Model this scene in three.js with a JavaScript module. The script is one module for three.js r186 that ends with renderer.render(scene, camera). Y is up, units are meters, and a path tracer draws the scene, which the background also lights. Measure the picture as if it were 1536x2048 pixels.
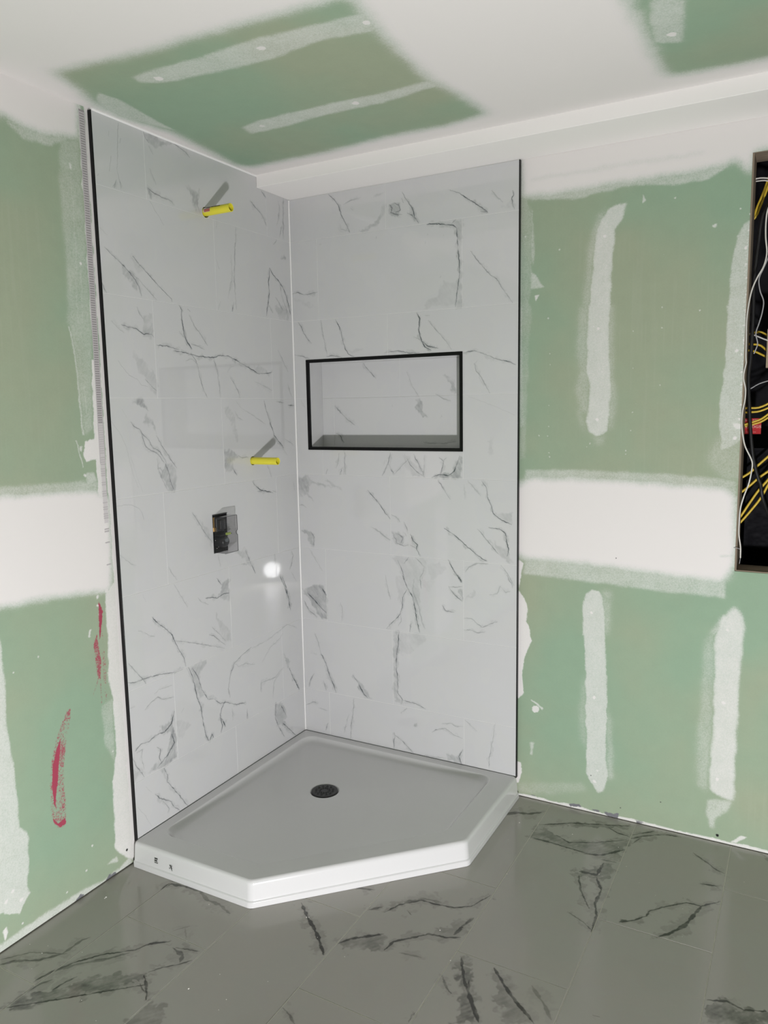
import * as THREE from 'three';
import { RoundedBoxGeometry } from 'three/addons/geometries/RoundedBoxGeometry.js';
import { mergeGeometries } from 'three/addons/utils/BufferGeometryUtils.js';

// ---------------------------------------------------------------- camera, light level
const scene = new THREE.Scene();
scene.background = new THREE.Color(0x000000);
const camera = new THREE.PerspectiveCamera(67.44, 1536 / 2048, 0.02, 40);
camera.position.set(1.8393, 1.448, 2.6002);
camera.rotation.set(-0.13346, 0.50387, -0.01753, 'YXZ');
const renderer = new THREE.WebGLRenderer({ antialias: true });
renderer.toneMapping = THREE.LinearToneMapping;
renderer.toneMappingExposure = 1.0;
renderer.shadowMap.enabled = true;
renderer.shadowMap.type = THREE.PCFSoftShadowMap;
// the only light is the round work lamp standing on the floor beside the photographer
const LAMP = { at: [2.12, 0.102, 2.57], aim: [0.45, 0.75, 0.3], power: 19.4, color: 0xfefdff, radius: 0.070 };

// ---------------------------------------------------------------- sizes of the place (metres, floor = 0)
const ROOM = { x: 3.9, z: 4.4, top: 2.316 };  // x and z end out of view, set to weaken the bounced light
const ROW = 0.3065, ROW0 = 0.269;            // wall tile course and the first full joint
const RIM = 0.079;                           // height of the shower tray rim
const BULK = { y: 2.271, z: 0.203 };         // bulkhead under the ceiling along the right wall
const NICHE = { x0: 0.059, x1: 0.7395, y0: 1.2885, y1: 1.6485, depth: 0.095 };
const HOLE = { x0: 1.659, x1: 2.28, y0: 0.921, y1: 2.177 };  // unfinished opening in the right wall
const PIPES = [{ y: 2.126, z: 0.489, len: 0.111 }, { y: 1.262, z: 0.287, len: 0.117 }];
const VALVE = { y0: 0.946, y1: 1.082, z0: 0.453, z1: 0.5285 };

// ---------------------------------------------------------------- helpers
function rng(seed) { let s = seed >>> 0; return () => { s = (s + 0x6d2b79f5) | 0; let t = Math.imul(s ^ (s >>> 15), 1 | s); t = (t + Math.imul(t ^ (t >>> 7), 61 | t)) ^ t; return ((t ^ (t >>> 14)) >>> 0) / 4294967296; }; }
const LAT = 256, lattice = new Float32Array(LAT * LAT); { const r = rng(77); for (let i = 0; i < lattice.length; i++) lattice[i] = r(); }
function noise(x, y) {
  const xi = Math.floor(x), yi = Math.floor(y); let u = x - xi, v = y - yi; u = u * u * (3 - 2 * u); v = v * v * (3 - 2 * v);
  const a = (yi & 255) * LAT, b = ((yi + 1) & 255) * LAT, c = xi & 255, d = (xi + 1) & 255;
  return (lattice[a + c] * (1 - u) + lattice[a + d] * u) * (1 - v) + (lattice[b + c] * (1 - u) + lattice[b + d] * u) * v;
}
const fbm = (x, y) => noise(x, y) * 0.53 + noise(x * 2.1 + 9, y * 2.1) * 0.27 + noise(x * 4.3, y * 4.3 + 5) * 0.13 + noise(x * 8.7 + 3, y * 8.7) * 0.07;
const toS = (c) => 255 * (c <= 0.0031308 ? 12.92 * c : 1.055 * Math.pow(c, 1 / 2.4) - 0.055);
const clamp = (x, a = 0, b = 1) => Math.min(b, Math.max(a, x));
const names = {};
const numbered = (n) => { const k = (names[n] = (names[n] ?? -1) + 1); return k ? n + '_' + String(k).padStart(3, '0') : n; };
function put(name, geo, mat, parent) {
  const m = new THREE.Mesh(Array.isArray(geo) ? mergeGeometries(geo.map((g) => (g.index ? g.toNonIndexed() : g)).map((g) => { for (const k of Object.keys(g.attributes)) if (!['position', 'normal', 'uv'].includes(k)) g.deleteAttribute(k); return g; })) : geo, mat);
  m.castShadow = m.receiveShadow = true;
  m.name = parent ? name : numbered(name);
  (parent ?? scene).add(m);
  return m;
}
function part(name, geo, mat, parent) {       // parts of one parent get running numbers
  const m = put(name, geo, mat, parent), same = parent.children.filter((c) => c !== m && c.name.replace(/_\d{3}$/, '') === name).length;
  if (same) m.name = name + '_' + String(same).padStart(3, '0');
  return m;
}
function tag(o, label, category, group) { o.userData.label = label; o.userData.category = category; if (group) o.userData.group = group; return o; }
function thing(name, pos, label, category, group) {
  const g = new THREE.Group(); g.name = numbered(name); g.position.set(...pos); scene.add(g); return tag(g, label, category, group);
}
function structure(o, label) { o.userData.kind = 'structure'; if (label) o.userData.label = label; return o; }
function box(x0, x1, y0, y1, z0, z1, r = 0) {
  const w = x1 - x0, h = y1 - y0, d = z1 - z0;
  const g = r ? new RoundedBoxGeometry(w, h, d, 2, r) : new THREE.BoxGeometry(w, h, d);
  g.translate((x0 + x1) / 2, (y0 + y1) / 2, (z0 + z1) / 2); return g;
}
function uvFrom(g, fn) { const p = g.attributes.position, uv = new Float32Array(p.count * 2); for (let i = 0; i < p.count; i++) { const [u, v] = fn(p.getX(i), p.getY(i), p.getZ(i)); uv[2 * i] = u; uv[2 * i + 1] = v; } g.setAttribute('uv', new THREE.BufferAttribute(uv, 2)); return g; }
function poly(pts, holes = []) { const s = new THREE.Shape(pts.map((p) => new THREE.Vector2(p[0], p[1]))); for (const h of holes) s.holes.push(Array.isArray(h) ? new THREE.Path(h.map((p) => new THREE.Vector2(p[0], p[1]))) : h); return s; }
const rect = (x0, x1, y0, y1) => [[x0, y0], [x1, y0], [x1, y1], [x0, y1]];
const circle = (x, y, r) => { const p = new THREE.Path(); p.absarc(x, y, r, 0, Math.PI * 2, true); return p; };
// a slab with chamfered edges whose face lies at depth 0 and whose body reaches back by t
function slab(shape, t, chamfer = 0.0007, curve = 16) {
  const g = new THREE.ExtrudeGeometry(shape, { depth: t - chamfer, bevelEnabled: true, bevelThickness: chamfer, bevelSize: chamfer, bevelOffset: -chamfer, bevelSegments: 1, curveSegments: curve });
  g.translate(0, 0, -t + 0); return g;
}
const toLeftWall = (g) => { const p = g.attributes.position; for (let i = 0; i < p.count; i++) { const x = p.getX(i), z = p.getZ(i); p.setX(i, z); p.setZ(i, x); } if (g.index) throw 0; flip(g); g.computeVertexNormals(); return g; };
function flip(g) { for (const k of Object.keys(g.attributes)) { const a = g.attributes[k], n = a.itemSize, arr = a.array; for (let i = 0; i + 3 * n <= arr.length; i += 3 * n) for (let c = 0; c < n; c++) { const t = arr[i + n + c]; arr[i + n + c] = arr[i + 2 * n + c]; arr[i + 2 * n + c] = t; } } }
function toFloor(g) { g.rotateX(Math.PI / 2); const p = g.attributes.position; for (let i = 0; i < p.count; i++) p.setY(i, -p.getY(i)); flip(g); g.computeVertexNormals(); return g; }   // (x, y, depth) -> (x, height, z)

// painted print of the stone faces and the plaster work, in millimetres on each surface
const VEINS={}, PLASTER={};
VEINS.L=`
V 1.08 .35 858,2304 864,2252 868,2205 873,2167 867,2145 862,2116
V 1.06 .3 892,2201 899,2174 904,2155
V 1.08 .3 850,2263 856,2247
V 1.62 .4 877,2138 889,2112
V 1.64 .35 865,2141 860,2121
V 1.06 .2 894,2271 898,2254
V 1.04 .25 943,2140 950,2132
S .25 758,2310 746,2285 736,2281 706,2277 663,2289 625,2306 602,2318 631,2322 676,2305 703,2309 737,2311
V 1.72 .4 758,2310 752,2293 736,2281
V 3.11 .32 632,2309 603,2305 574,2298 555,2285
V 1.74 .25 740,2272 722,2251
V 1.75 .3 739,2205 730,2188 715,2162
S .35 754,2144 752,2120 742,2117 737,2138
V 4.19 .28 751,2142 724,2133 689,2129 653,2127 639,2117
S .3 585,2195 566,2192 535,2184 519,2177 526,2144 532,2121 521,2113 540,2125 553,2159 567,2176
V 1.96 .3 517,2198 519,2166 530,2143 517,2114
V 4.57 .25 244,2218 212,2199 174,2178 148,2142
V 3.07 .5 173,2266 149,2248
V 2.44 .35 34,2273 45,2118
V 2.41 .3 63,2231 74,2180
V 1.61 .2 67,2254 59,2219 83,2160
V 2.43 .35 51,2166 67,2120
V 1.18 .25 747,2106 721,2077 692,2043
V 2.23 .35 940,1936 917,1919 890,1904 857,1883 827,1856 812,1836 804,1810
S .28 875,1895 844,1880 814,1850 822,1825 847,1846 871,1872
V 1.78 .55 831,1926 806,1905 784,1889 751,1866 711,1838 673,1815 672,1806
V 1.74 .3 851,1877 807,1856 775,1831 739,1805
V 1.59 .55 958,1864 957,1836 952,1818 942,1803
V 1.59 .12 953,1989 925,1971
S .12 841,1924 815,1923 784,1889 811,1880
V 1.37 .2 436,2109 437,2081
V 2.16 .35 332,2107 338,2049 347,1980 353,1922 350,1865 347,1814
V 1.43 .25 364,2005 364,1932 380,1890 392,1849
V 1.43 .22 355,1933 370,1903 387,1861
V 2.16 .42 361,1841 372,1806
V 1.39 .25 432,1836 447,1804
V 1.38 .2 444,1976 433,1945
V 3.16 .5 140,1993 142,1963 150,1937 145,1901 155,1864 172,1807
V 3.27 .48 140,1993 121,1972 85,1952 49,1919 25,1872 11,1829
V 2.48 .3 75,1941 67,1898 42,1857 28,1814
V 2.39 .3 158,1857 129,1824
V 2.45 .25 110,1887 90,1871 60,1837
S .2 112,1850 58,1862 16,1841 29,1808 83,1809
V 2.4 .3 86,2105 109,2083
S .3 64,2044 42,2051 26,2048 37,2039
V 2.31 .35 826,1775 818,1756 802,1741
V 1.65 .25 930,1724 909,1704 885,1692
V 2.89 .42 893,1715 864,1711 832,1708 806,1693 772,1696 762,1686
S .24 795,1749 763,1757 762,1681 800,1678 812,1702
V 3.2 .58 641,1800 630,1785 632,1759 627,1733 625,1706 611,1681 589,1661
V 1.99 .3 597,1773 572,1737 541,1710 511,1676
V 2.59 .3 603,1791 588,1784
V 1.91 .25 647,1715 625,1696
V 1.99 .3 592,1677 556,1671 529,1661
V 3.09 .38 753,1664 703,1662 651,1654
S .15 849,1638 801,1603 771,1570 761,1532 769,1507 800,1531 823,1573 845,1605
V 1.08 .22 915,1607 890,1580 873,1565 843,1554 826,1535 800,1531
V 2.81 .28 811,1555 781,1531 763,1519
V 2.67 .5 677,1650 649,1649 606,1644 561,1638 515,1638 479,1638 451,1645 405,1647 364,1635 308,1615 259,1600 237,1589 189,1591 145,1598
V 1.89 .4 598,1647 577,1627 564,1602 562,1576 552,1548 542,1525 525,1498
V 1.97 .32 483,1640 477,1619 467,1590 458,1542 457,1499
V 2.07 .4 398,1570 374,1544 358,1522 348,1497
V 1.36 .15 413,1586 395,1606 374,1612
S .15 263,1614 226,1612 170,1594 237,1586
V 3.73 .12 257,1560 192,1541 150,1527
V 1.56 .28 105,1685 77,1651 41,1601
V 2.41 .2 47,1553 33,1525 18,1501
V 4.93 .15 626,1620 592,1627 563,1610
S .4 867,1491 823,1492 812,1471 810,1454 822,1461 843,1481
S .3 813,1452 793,1420 775,1395 774,1380 791,1401 816,1416 829,1411 815,1430
V 2.25 .35 879,1422 867,1408 843,1397 829,1378 807,1362 796,1340 764,1323 745,1300 739,1284
V 3.39 .25 840,1392 833,1368 822,1343 803,1330 777,1319 746,1287
V 2.35 .36 776,1376 755,1345 730,1314 711,1287 691,1265
S .3 746,1287 718,1283 692,1260 694,1235 704,1190 732,1190 751,1220 763,1236 754,1265
V 2.37 .42 743,1284 728,1253 723,1222 711,1196
V 1.75 .3 779,1302 774,1272 760,1231 736,1193
V 1.74 .3 778,1267 767,1271 755,1255
V 1.07 .15 962,1433 929,1395 903,1348 885,1266 864,1216
V 1.06 .12 912,1462 893,1436
V 1.1 .12 887,1314 867,1250 846,1199
S .18 443,1461 413,1472 381,1438 370,1337 379,1332 401,1394 432,1439
V 1.43 .2 373,1488 353,1466 274,1431 201,1398
V 2.31 .48 205,1489 193,1448 167,1394 145,1351 117,1326 87,1300
V 1.58 .2 145,1351 88,1294 63,1268
V 2.1 .2 380,1450 364,1427 334,1415
S .32 445,1311 407,1308 374,1287 396,1277 409,1272 408,1233 429,1235 445,1252
V 2.14 .36 374,1287 348,1277 312,1277
V 2.79 .42 407,1244 383,1214
V 2.3 .2 201,1241 175,1191
V 3.13 .3 127,1483 77,1480
V 3.22 .4 51,1470 9,1469
V 2.42 .2 80,1337 18,1309
V 1.1 .26 957,1168 917,1168 893,1163 872,1153 857,1139 849,1111
V 1.64 .18 957,1016 937,1001 914,979 892,973
V 2.59 .3 630,1108 602,1072 574,1031 533,986
S .24 605,1078 531,1019 534,969 560,1001
V 3.76 .55 295,1183 280,1167 246,1146 198,1135 171,1128
V 2.99 .4 270,1143 236,1142
V 3.12 .4 173,1136 149,1127
V 2.04 .2 508,937 498,896
S .2 415,932 352,939 328,882 303,835 338,871 381,909
V 2.95 .36 353,927 328,876 299,828
V 2.18 .25 383,880 347,873
V 1.82 .25 755,942 739,915 720,888
V 1.65 .15 32,1159 24,1121
V 4.14 .3 59,877 49,856 62,820 74,803
V 4.74 .2 173,884 171,840
V 4.08 .48 144,785 110,727 97,685
V 1.67 .2 64,788 34,743
V 1.21 .28 734,878 715,848 696,818 677,784
V 3.33 .45 522,855 496,825
S .32 495,833 453,836 458,761 499,770 514,787
V 3.32 .48 585,795 546,789 523,781 490,790 457,786
V 1.92 .25 623,806 605,786 571,770
V 2.39 .52 839,791 818,765 786,739 754,707 742,678 723,641 704,609 700,580
V 1.9 .28 752,686 700,669 605,631 495,586
V 1.68 .28 902,760 881,752 853,732 834,724
S .18 534,731 504,696 458,632 460,604 494,608 515,659
V 2.68 .32 575,659 548,646 510,613 490,596
V 2.01 .25 558,684 516,642 489,612
V 1.11 .12 874,873 861,846
V 1.66 .36 947,667 925,636 896,599 882,579
V 2.31 .4 958,607 928,598 890,597 864,596 838,592 804,587 784,583 750,575 714,574
V 4.02 .42 133,782 105,733 92,686 80,626
V 3.22 .46 685,573 669,533 660,497 652,451 636,412 629,371 626,336 617,298 603,273
V 2.6 .36 667,565 643,525 624,469 596,426 565,415
S .24 677,574 593,572 602,556 634,544 630,498 618,450 641,442 659,508
V 4.01 .48 599,271 585,291 578,274
V 3.42 .5 537,275 527,298 537,344 527,367 505,388
V 3.44 .5 529,330 511,289
V 3.48 .32 565,415 534,387 505,382 485,372 443,351 390,341
V 2.2 .35 383,315 385,273
V 2.11 .25 468,298 469,346
V 2.12 .34 479,390 485,427 469,480 445,513 405,530 341,547
V 2.16 .22 445,513 425,495 380,493 327,471
V 1.57 .2 341,541 246,544 146,567 104,575 41,546
V 1.56 .22 280,469 229,509 158,532 142,547
V 2.33 .28 297,351 290,386 237,381 197,380 145,402
V 2.37 .2 222,300 208,365 156,392
S .12 756,402 713,383 685,369 731,338 753,336
V 1.86 .2 732,425 720,437
V 1.88 .15 696,574 673,529
V 1.76 .3 849,533 828,541 795,537 767,536
V 1.75 .36 895,493 871,507 837,518 811,501 763,492
V 1.65 .3 953,521 934,519
S .4 770,450 779,421 811,412 832,410 820,384 785,386 796,337 819,299 861,291 905,274 836,269 765,276 763,346 770,396
V 3.49 .42 946,373 919,388 881,382 853,392 813,387 780,406 763,442
V 1.69 .3 940,366 914,368 919,347 913,298
V 3.53 .38 853,350 837,338 843,309 834,285
V 2.24 .32 959,361 943,322 912,272
S .16 956,322 921,286 954,273
V 4.2 .36 783,369 771,333 805,304 855,278
S .3 136,460 102,414 89,365 114,392
V 4.17 .45 104,389 75,334 37,272
V 3.06 .42 826,265 811,232 816,212 790,179 777,157 754,124 725,79
S .26 843,267 822,263 811,232 816,202 777,162 801,178 822,221
V 3.02 .35 872,193 850,169 830,155 804,137 792,109 758,79
V 2.41 .3 838,153 813,114 820,104
V 1.15 .12 911,238 887,208
V 1.15 .16 948,185 919,140 896,92
S .26 203,275 163,264 135,218 137,186 157,188 129,144 88,112 140,135 169,166 199,178 206,231
V 3.21 .36 204,269 208,206 185,159 152,107
V 3.25 .36 169,250 136,193
V 4.15 .36 159,169 109,120 73,83
`;
VEINS.R=`
V 2.63 .44 185,2268 210,2246 231,2217 241,2186 259,2154 279,2115
V 1.98 .2 237,2151 240,2132 265,2123
S .25 429,2196 415,2163 386,2138 344,2125 315,2117 372,2116 407,2129 432,2166
V 2.59 .2 253,2220 283,2230 325,2233
V 2.6 .15 282,2204 296,2193
S .2 385,2231 416,2238 430,2241 402,2222
S .3 446,2193 470,2199 497,2186 500,2169 483,2151 456,2158 446,2176
V 1.86 .4 450,2193 463,2180 456,2163 483,2154 503,2151
V 1.86 .4 470,2196 490,2184 496,2167 476,2163
V 1.84 .4 500,2209 510,2190
V 3.05 .5 504,2231 517,2206 537,2178 549,2157 552,2136 569,2112
V 2.45 .4 523,2154 546,2143 556,2122
S .25 530,2176 556,2161 552,2139 536,2147
V 2.3 .52 694,2209 722,2197 759,2172 796,2146 826,2125 836,2114
V 2.28 .35 808,2122 835,2116
V 2.24 .38 849,2186 873,2159 891,2141
V 3.31 .52 925,2175 928,2159 921,2147 926,2128 931,2114
S .16 879,2134 908,2135 920,2144 937,2121 908,2120
V 2.37 .58 719,2073 721,2040 724,2001 729,1961 730,1928 726,1900 721,1872 717,1839 713,1805
S .22 703,2109 737,2104 736,1803 715,1805 727,1900 721,2040
V 2.97 .45 601,2105 633,2101 665,2097 694,2090 706,2089 719,2075
S .22 601,2110 653,2107 690,2096 640,2093
V 2.35 .35 690,2085 709,2102 716,2107
S .12 664,1900 721,1895 714,1808 631,1811 578,1815 638,1857
V 1.91 .35 394,2087 394,2078
V 1.82 .3 604,2071 604,2065
V 2.38 .3 668,2060 669,2057
V 2.43 .25 597,2044 594,2038
V 2.42 .3 651,1913 657,1918
V 2.03 .25 138,2085 149,2086
V 2.8 .4 -1,1911 31,1914 58,1903 85,1903 124,1908
S .1 -5,1898 69,1873 118,1844 45,1869
V 1.72 .34 771,1993 795,1960 826,1924 844,1905 868,1889 892,1852 909,1828 927,1802
V 2.12 .42 27,1799 42,1780 53,1754 71,1731 90,1711
V 2.08 .32 136,1799 142,1755 152,1704 162,1666
V 2.72 .48 204,1798 218,1775 229,1750 232,1725 245,1683 260,1661 282,1651
V 2.14 .32 2,1672 37,1665 76,1654
V 4.14 .38 158,1656 185,1661 230,1650
S .16 246,1687 282,1678 333,1673 275,1666
V 3.12 .54 558,1797 570,1775 565,1740 571,1711 577,1693 590,1671 616,1658
V 3.11 .42 577,1693 603,1674 646,1664
V 1.84 .3 604,1767 627,1739 652,1712 675,1687 697,1657
V 1.89 .25 543,1712 570,1699
V 2.56 .36 419,1659 461,1663 488,1662 529,1652 569,1653
V 2.47 .2 591,1785 611,1784
V 2.25 .44 740,1644 785,1648 832,1632 873,1613 914,1604 939,1593
V 1.71 .36 785,1604 791,1576 809,1559 827,1525 844,1496
V 1.72 .15 794,1612 782,1598
V 1.14 .12 761,1488 856,1453 937,1419
V 1.39 .2 29,1490 48,1461
V 1.36 .32 206,1276 198,1235 190,1216
V 2.02 .36 232,1279 231,1242 233,1192
V 2.04 .4 219,1220 207,1189
V 2.07 .3 149,1212 141,1190
V 2.58 .46 437,1282 429,1246 415,1215 400,1190
V 2.57 .42 428,1240 442,1210 456,1199
V 2.54 .2 456,1198 490,1235 517,1259
V 2.51 .32 510,1259 523,1235 550,1212 576,1195
V 2.49 .36 537,1277 557,1242 576,1207 583,1189
S .16 491,1271 517,1259 569,1219 576,1189 529,1194 503,1229
V 2.48 .15 583,1272 579,1189
S .4 608,1190 653,1209 698,1204 710,1239 723,1274 734,1262 734,1191
V 3.65 .36 644,1267 663,1250 653,1221 650,1197
V 3.03 .3 663,1256 673,1264
V 3.63 .36 611,1190 647,1203 679,1198 704,1216 717,1245 726,1274
V 1.94 .15 416,1257 408,1233
S .12 839,1337 859,1337 859,1278 839,1275
S .3 2,1180 49,1181 86,1157 146,1139 173,1147 132,1171 177,1159 206,1141 222,1124 191,1144 139,1136 78,1150 55,1136 46,1110 61,1091 77,1067 46,1097 2,1095
V 3.58 .36 1,1059 21,1060 36,1053
V 2.63 .46 333,1133 364,1103 391,1074 411,1044 435,1024
V 5.29 .16 347,988 382,971 410,951 434,940
S .27 9,961 40,960 67,942 73,890 53,888 39,927
V 2.14 .3 56,954 74,929 69,890
V 2.59 .36 439,1042 466,1028 473,1014
V 2.57 .3 493,1015 506,988 510,970
S .28 441,966 472,971 499,957 495,938 485,919 458,923 441,941
V 1.95 .42 444,960 458,942 458,930 492,920 512,927
V 1.94 .4 465,967 489,953 478,931
V 1.93 .4 496,972 503,960
V 3.19 .52 520,971 533,941 549,930 546,911 560,886
V 2.56 .4 516,928 539,917 549,909
S .22 519,940 549,936 546,905
V 2.44 .34 637,1182 653,1162 672,1131 688,1111
V 1.8 .15 744,1171 747,1113
V 1.78 .22 757,1183 784,1155 809,1127
V 2.33 .46 812,1184 830,1159 836,1123 851,1089 857,1066 887,1045 928,1028
S .16 857,1072 928,1070 931,1028 887,1045
V 3.03 .56 661,1000 693,984 734,955 771,925 814,896 830,889
V 2.37 .36 796,1005 827,973 857,940 881,916
V 2.92 .48 839,1014 881,1011 905,995 908,967 917,939 911,912
S .16 851,968 917,933 929,888 893,902
V 1.43 .22 49,875 75,837 112,788
V 3.09 .48 676,882 702,839 733,800
V 3.27 .3 463,862 483,820 496,772
V 2.59 .3 512,878 491,852
V 2.56 .32 539,880 558,864 578,847 571,822 558,802 564,760
S .12 436,878 585,878 578,816 537,751 496,747 463,837
S .09 585,854 644,871 670,837 604,794
V 5.44 .16 746,837 765,863 796,877 839,878
V 2.34 .3 887,879 911,852 935,808
S .35 3,690 56,719 112,725 128,693 125,583 100,587 61,624 39,676
V 4.44 .36 31,689 62,665 101,628 124,611
V 3.74 .26 14,653 36,614 76,591
V 3.66 .36 104,717 127,686
V 2.16 .16 192,666 203,640 198,585
V 2.04 .26 407,798 414,760 427,701
V 3.99 .46 482,805 502,759 526,721 536,677 542,633 555,584
V 2.71 .44 502,750 481,716 480,677 469,644 425,600 407,581
V 2.03 .26 472,644 475,619 461,598
V 2.68 .42 518,624 512,581
V 5.95 .13 534,797 526,746 553,685 566,623 580,600
S .13 457,803 541,811 561,737 545,621 526,708 499,750 470,689 456,739
V 2.57 .34 651,703 668,683 701,680
V 2.54 .36 679,780 701,751 734,727
V 1.9 .3 682,777 714,778 734,785
S .26 714,765 734,773 734,721
V 3.14 .5 715,826 734,800
S .07 548,792 629,794 595,753
S .18 743,719 760,751 791,776 791,754 760,745
V 3.63 .2 842,763 873,769 885,800 906,778 925,786
V 1.87 .32 740,663 772,664 791,651 814,635 842,651 873,664
V 1.88 .3 740,617 766,620 798,613 826,620
V 2.99 .26 909,844 934,799
V 2.24 .26 65,514 80,475 91,434
V 5.96 .32 91,434 113,396 131,343 150,304 161,271
V 3.61 .36 245,364 271,331 293,294 315,274
S .26 249,362 286,327 312,297 334,273 308,272 278,305
V 3.05 .26 55,342 33,307 24,277
V 3.01 .26 99,317 113,274
V 2.26 .15 38,427 70,428
V 2.75 .48 464,575 460,526 452,486 449,439 454,380 455,321 477,295
S .24 439,575 464,575 452,486 454,380 456,308 470,277 437,278
V 3.41 .34 477,295 520,292 555,285 576,276
V 3.46 .3 474,304 470,277
S .1 467,566 566,585 579,548 509,487 463,487
V 2.21 .32 248,265 245,210 232,145 226,81
V 2.22 .2 221,191 195,103
V 2.77 .26 466,239 495,265
S .36 522,203 540,210 543,199 529,195
V 3.53 .4 435,153 439,137 431,108 434,78
V 2.79 .4 439,140 475,120 503,96 521,83
S .12 435,136 475,117 438,89
V 1.98 .24 648,230 685,237 705,228 735,234
V 1.99 .32 603,186 623,200 658,213 685,202 698,191 735,186
S .32 664,103 711,106 731,143 736,79 697,80 664,83
V 3.95 .42 735,144 718,108 731,78
V 2.03 .26 567,82 616,86 664,90
V 2.3 .26 4,191 46,213 71,210
V 2.28 .2 70,189 118,187
V 3.04 .26 117,133 103,95
V 2.59 .16 742,264 758,251 794,226
V 1.91 .3 864,268 855,194 842,128 842,83
`;
VEINS.N=`
V 3.32 .3 271,1631 292,1604 327,1569
V 1.27 .28 464,1589 487,1537 516,1492
S .3 619,1571 652,1570 671,1555 671,1497 658,1509 645,1550
V 4.83 .22 133,1462 156,1439 192,1407 225,1385
S .36 506,1489 523,1479 533,1452 532,1428 562,1410 532,1410 509,1435
V 3.09 .18 586,1502 619,1483 651,1474
V 1.96 .3 399,1464 401,1455
V 3.73 .2 609,1422 615,1416
V 2.79 .5 134,1352 153,1344 171,1312
V 2.51 .35 534,1317 565,1313 624,1313 670,1321
`;
VEINS.F=`
V 9.77 .3 26,1471 49,1443 99,1412 139,1364 142,1301 153,1284
V 5.66 .25 9,1459 55,1402 151,1358
V 7.2 .45 159,1472 169,1427 197,1371 234,1320 304,1262 322,1225 364,1192
V 11.09 .25 163,1430 213,1368 263,1321 299,1276
S .5 169,1570 165,1526 218,1465 279,1400 334,1351 398,1308 410,1346 374,1379 312,1436 251,1491 195,1548
V 4.33 .5 165,1567 217,1522 289,1462 350,1406 425,1343
V 5.25 .4 228,1465 234,1433 245,1403
V 8.95 .4 173,1504 181,1466 196,1441
V 4.68 .5 398,1308 419,1277 451,1245 470,1219
V 14.48 .35 388,1208 433,1217 447,1241
V 4.9 .4 394,1204 437,1193 465,1184
V 7.4 .4 396,1319 428,1342 466,1379
V 4.42 .4 410,1346 444,1362
V 11.74 .35 170,1035 175,998 244,984 302,981
V 13.09 .25 284,984 333,1006 382,1006 435,1024
V 5.47 .2 178,1163 177,1138
V 6.06 .2 340,1158 369,1119
V 4.27 .15 360,1130 400,1167
V 11.16 .42 590,886 646,934 695,969 736,1005 771,1041
S .35 781,987 798,950 839,923 872,888 901,941 841,994
V 10.03 .4 781,987 801,954 839,923 875,893
S .3 472,1460 476,1409 480,1372 508,1375 542,1393 576,1435 486,1481
V 8.2 .25 782,1241 812,1252 839,1269
V 8.71 .3 689,754 756,734
V 9.11 .35 783,826 817,788
V 6.43 .42 831,813 854,763 902,712 943,711 1002,700 1045,671 1078,595
V 14.85 .25 862,746 906,703 960,695
V 7.47 .46 906,950 914,907 955,868 986,835 1035,827 1072,808
V 15.5 .35 1049,808 1058,757 1071,714
S .25 991,815 1049,737 1073,701 1082,814 1021,846 978,868
V 7.18 .3 884,773 907,787
V 6.36 .2 946,940 1008,929
V 16.09 .36 955,145 989,109 1031,97 1068,68
S .38 1083,173 1145,114 1244,54 1371,8 1373,43 1305,60 1150,130 1106,161 1158,188 1204,198 1324,145 1380,100 1377,240 1269,256 1163,236 1084,243
V 7.1 .46 1086,153 1183,89 1302,43 1372,16
V 6.89 .4 1305,60 1335,80 1386,88
V 6.73 .42 1158,188 1208,213 1289,172 1367,115
V 10.72 .46 1269,256 1321,237 1379,175
V 7.71 .42 1087,241 1139,240 1225,246 1292,252
V 9.39 .3 1327,262 1373,257
S .42 1329,272 1373,257 1365,364 1335,365 1284,377 1258,368 1309,320
V 6.64 .36 1284,377 1307,450 1352,525
V 9.13 .46 1335,365 1363,421 1361,488 1378,543 1383,624
V 5.2 .36 1305,568 1354,592 1381,614
V 14.22 .4 1337,275 1332,352 1279,358
V 7.91 .46 1384,98 1415,65 1451,38 1495,15 1535,12
V 10.31 .4 1380,74 1425,34 1447,14
V 6.69 .36 1394,127 1416,73
V 7.17 .36 1580,88 1625,127 1658,156 1683,165
V 6.73 .46 1621,253 1645,248 1669,243
V 6.23 .48 1441,547 1477,516 1505,483 1507,458 1548,411 1597,367 1637,365 1683,316
V 12 .42 1637,365 1623,416 1605,480 1573,531 1545,563
V 13.85 .3 1441,547 1458,526
S .4 1762,3 1796,9 1797,39
S .46 1090,876 1129,876 1175,972 1221,1069 1179,1091 1138,972
V 10.1 .42 1102,880 1140,952 1185,1012 1224,1062
V 9.86 .42 1192,875 1236,921 1283,961 1325,992 1341,1006
S .3 1192,875 1247,915 1335,1004 1278,1039 1219,948
V 6.43 .3 1151,946 1171,1002 1194,1017
V 11.14 .2 1297,889 1345,938 1374,975
V 6.59 .36 1082,962 1111,996 1130,1009
V 4.06 .4 1077,1139 1072,1116 1077,1105
S .5 1692,748 1723,722 1763,729 1825,701 1827,752 1694,821
V 6.18 .46 1691,739 1735,721 1774,732 1822,711
V 4.04 .36 1457,915 1474,912
`;
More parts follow.
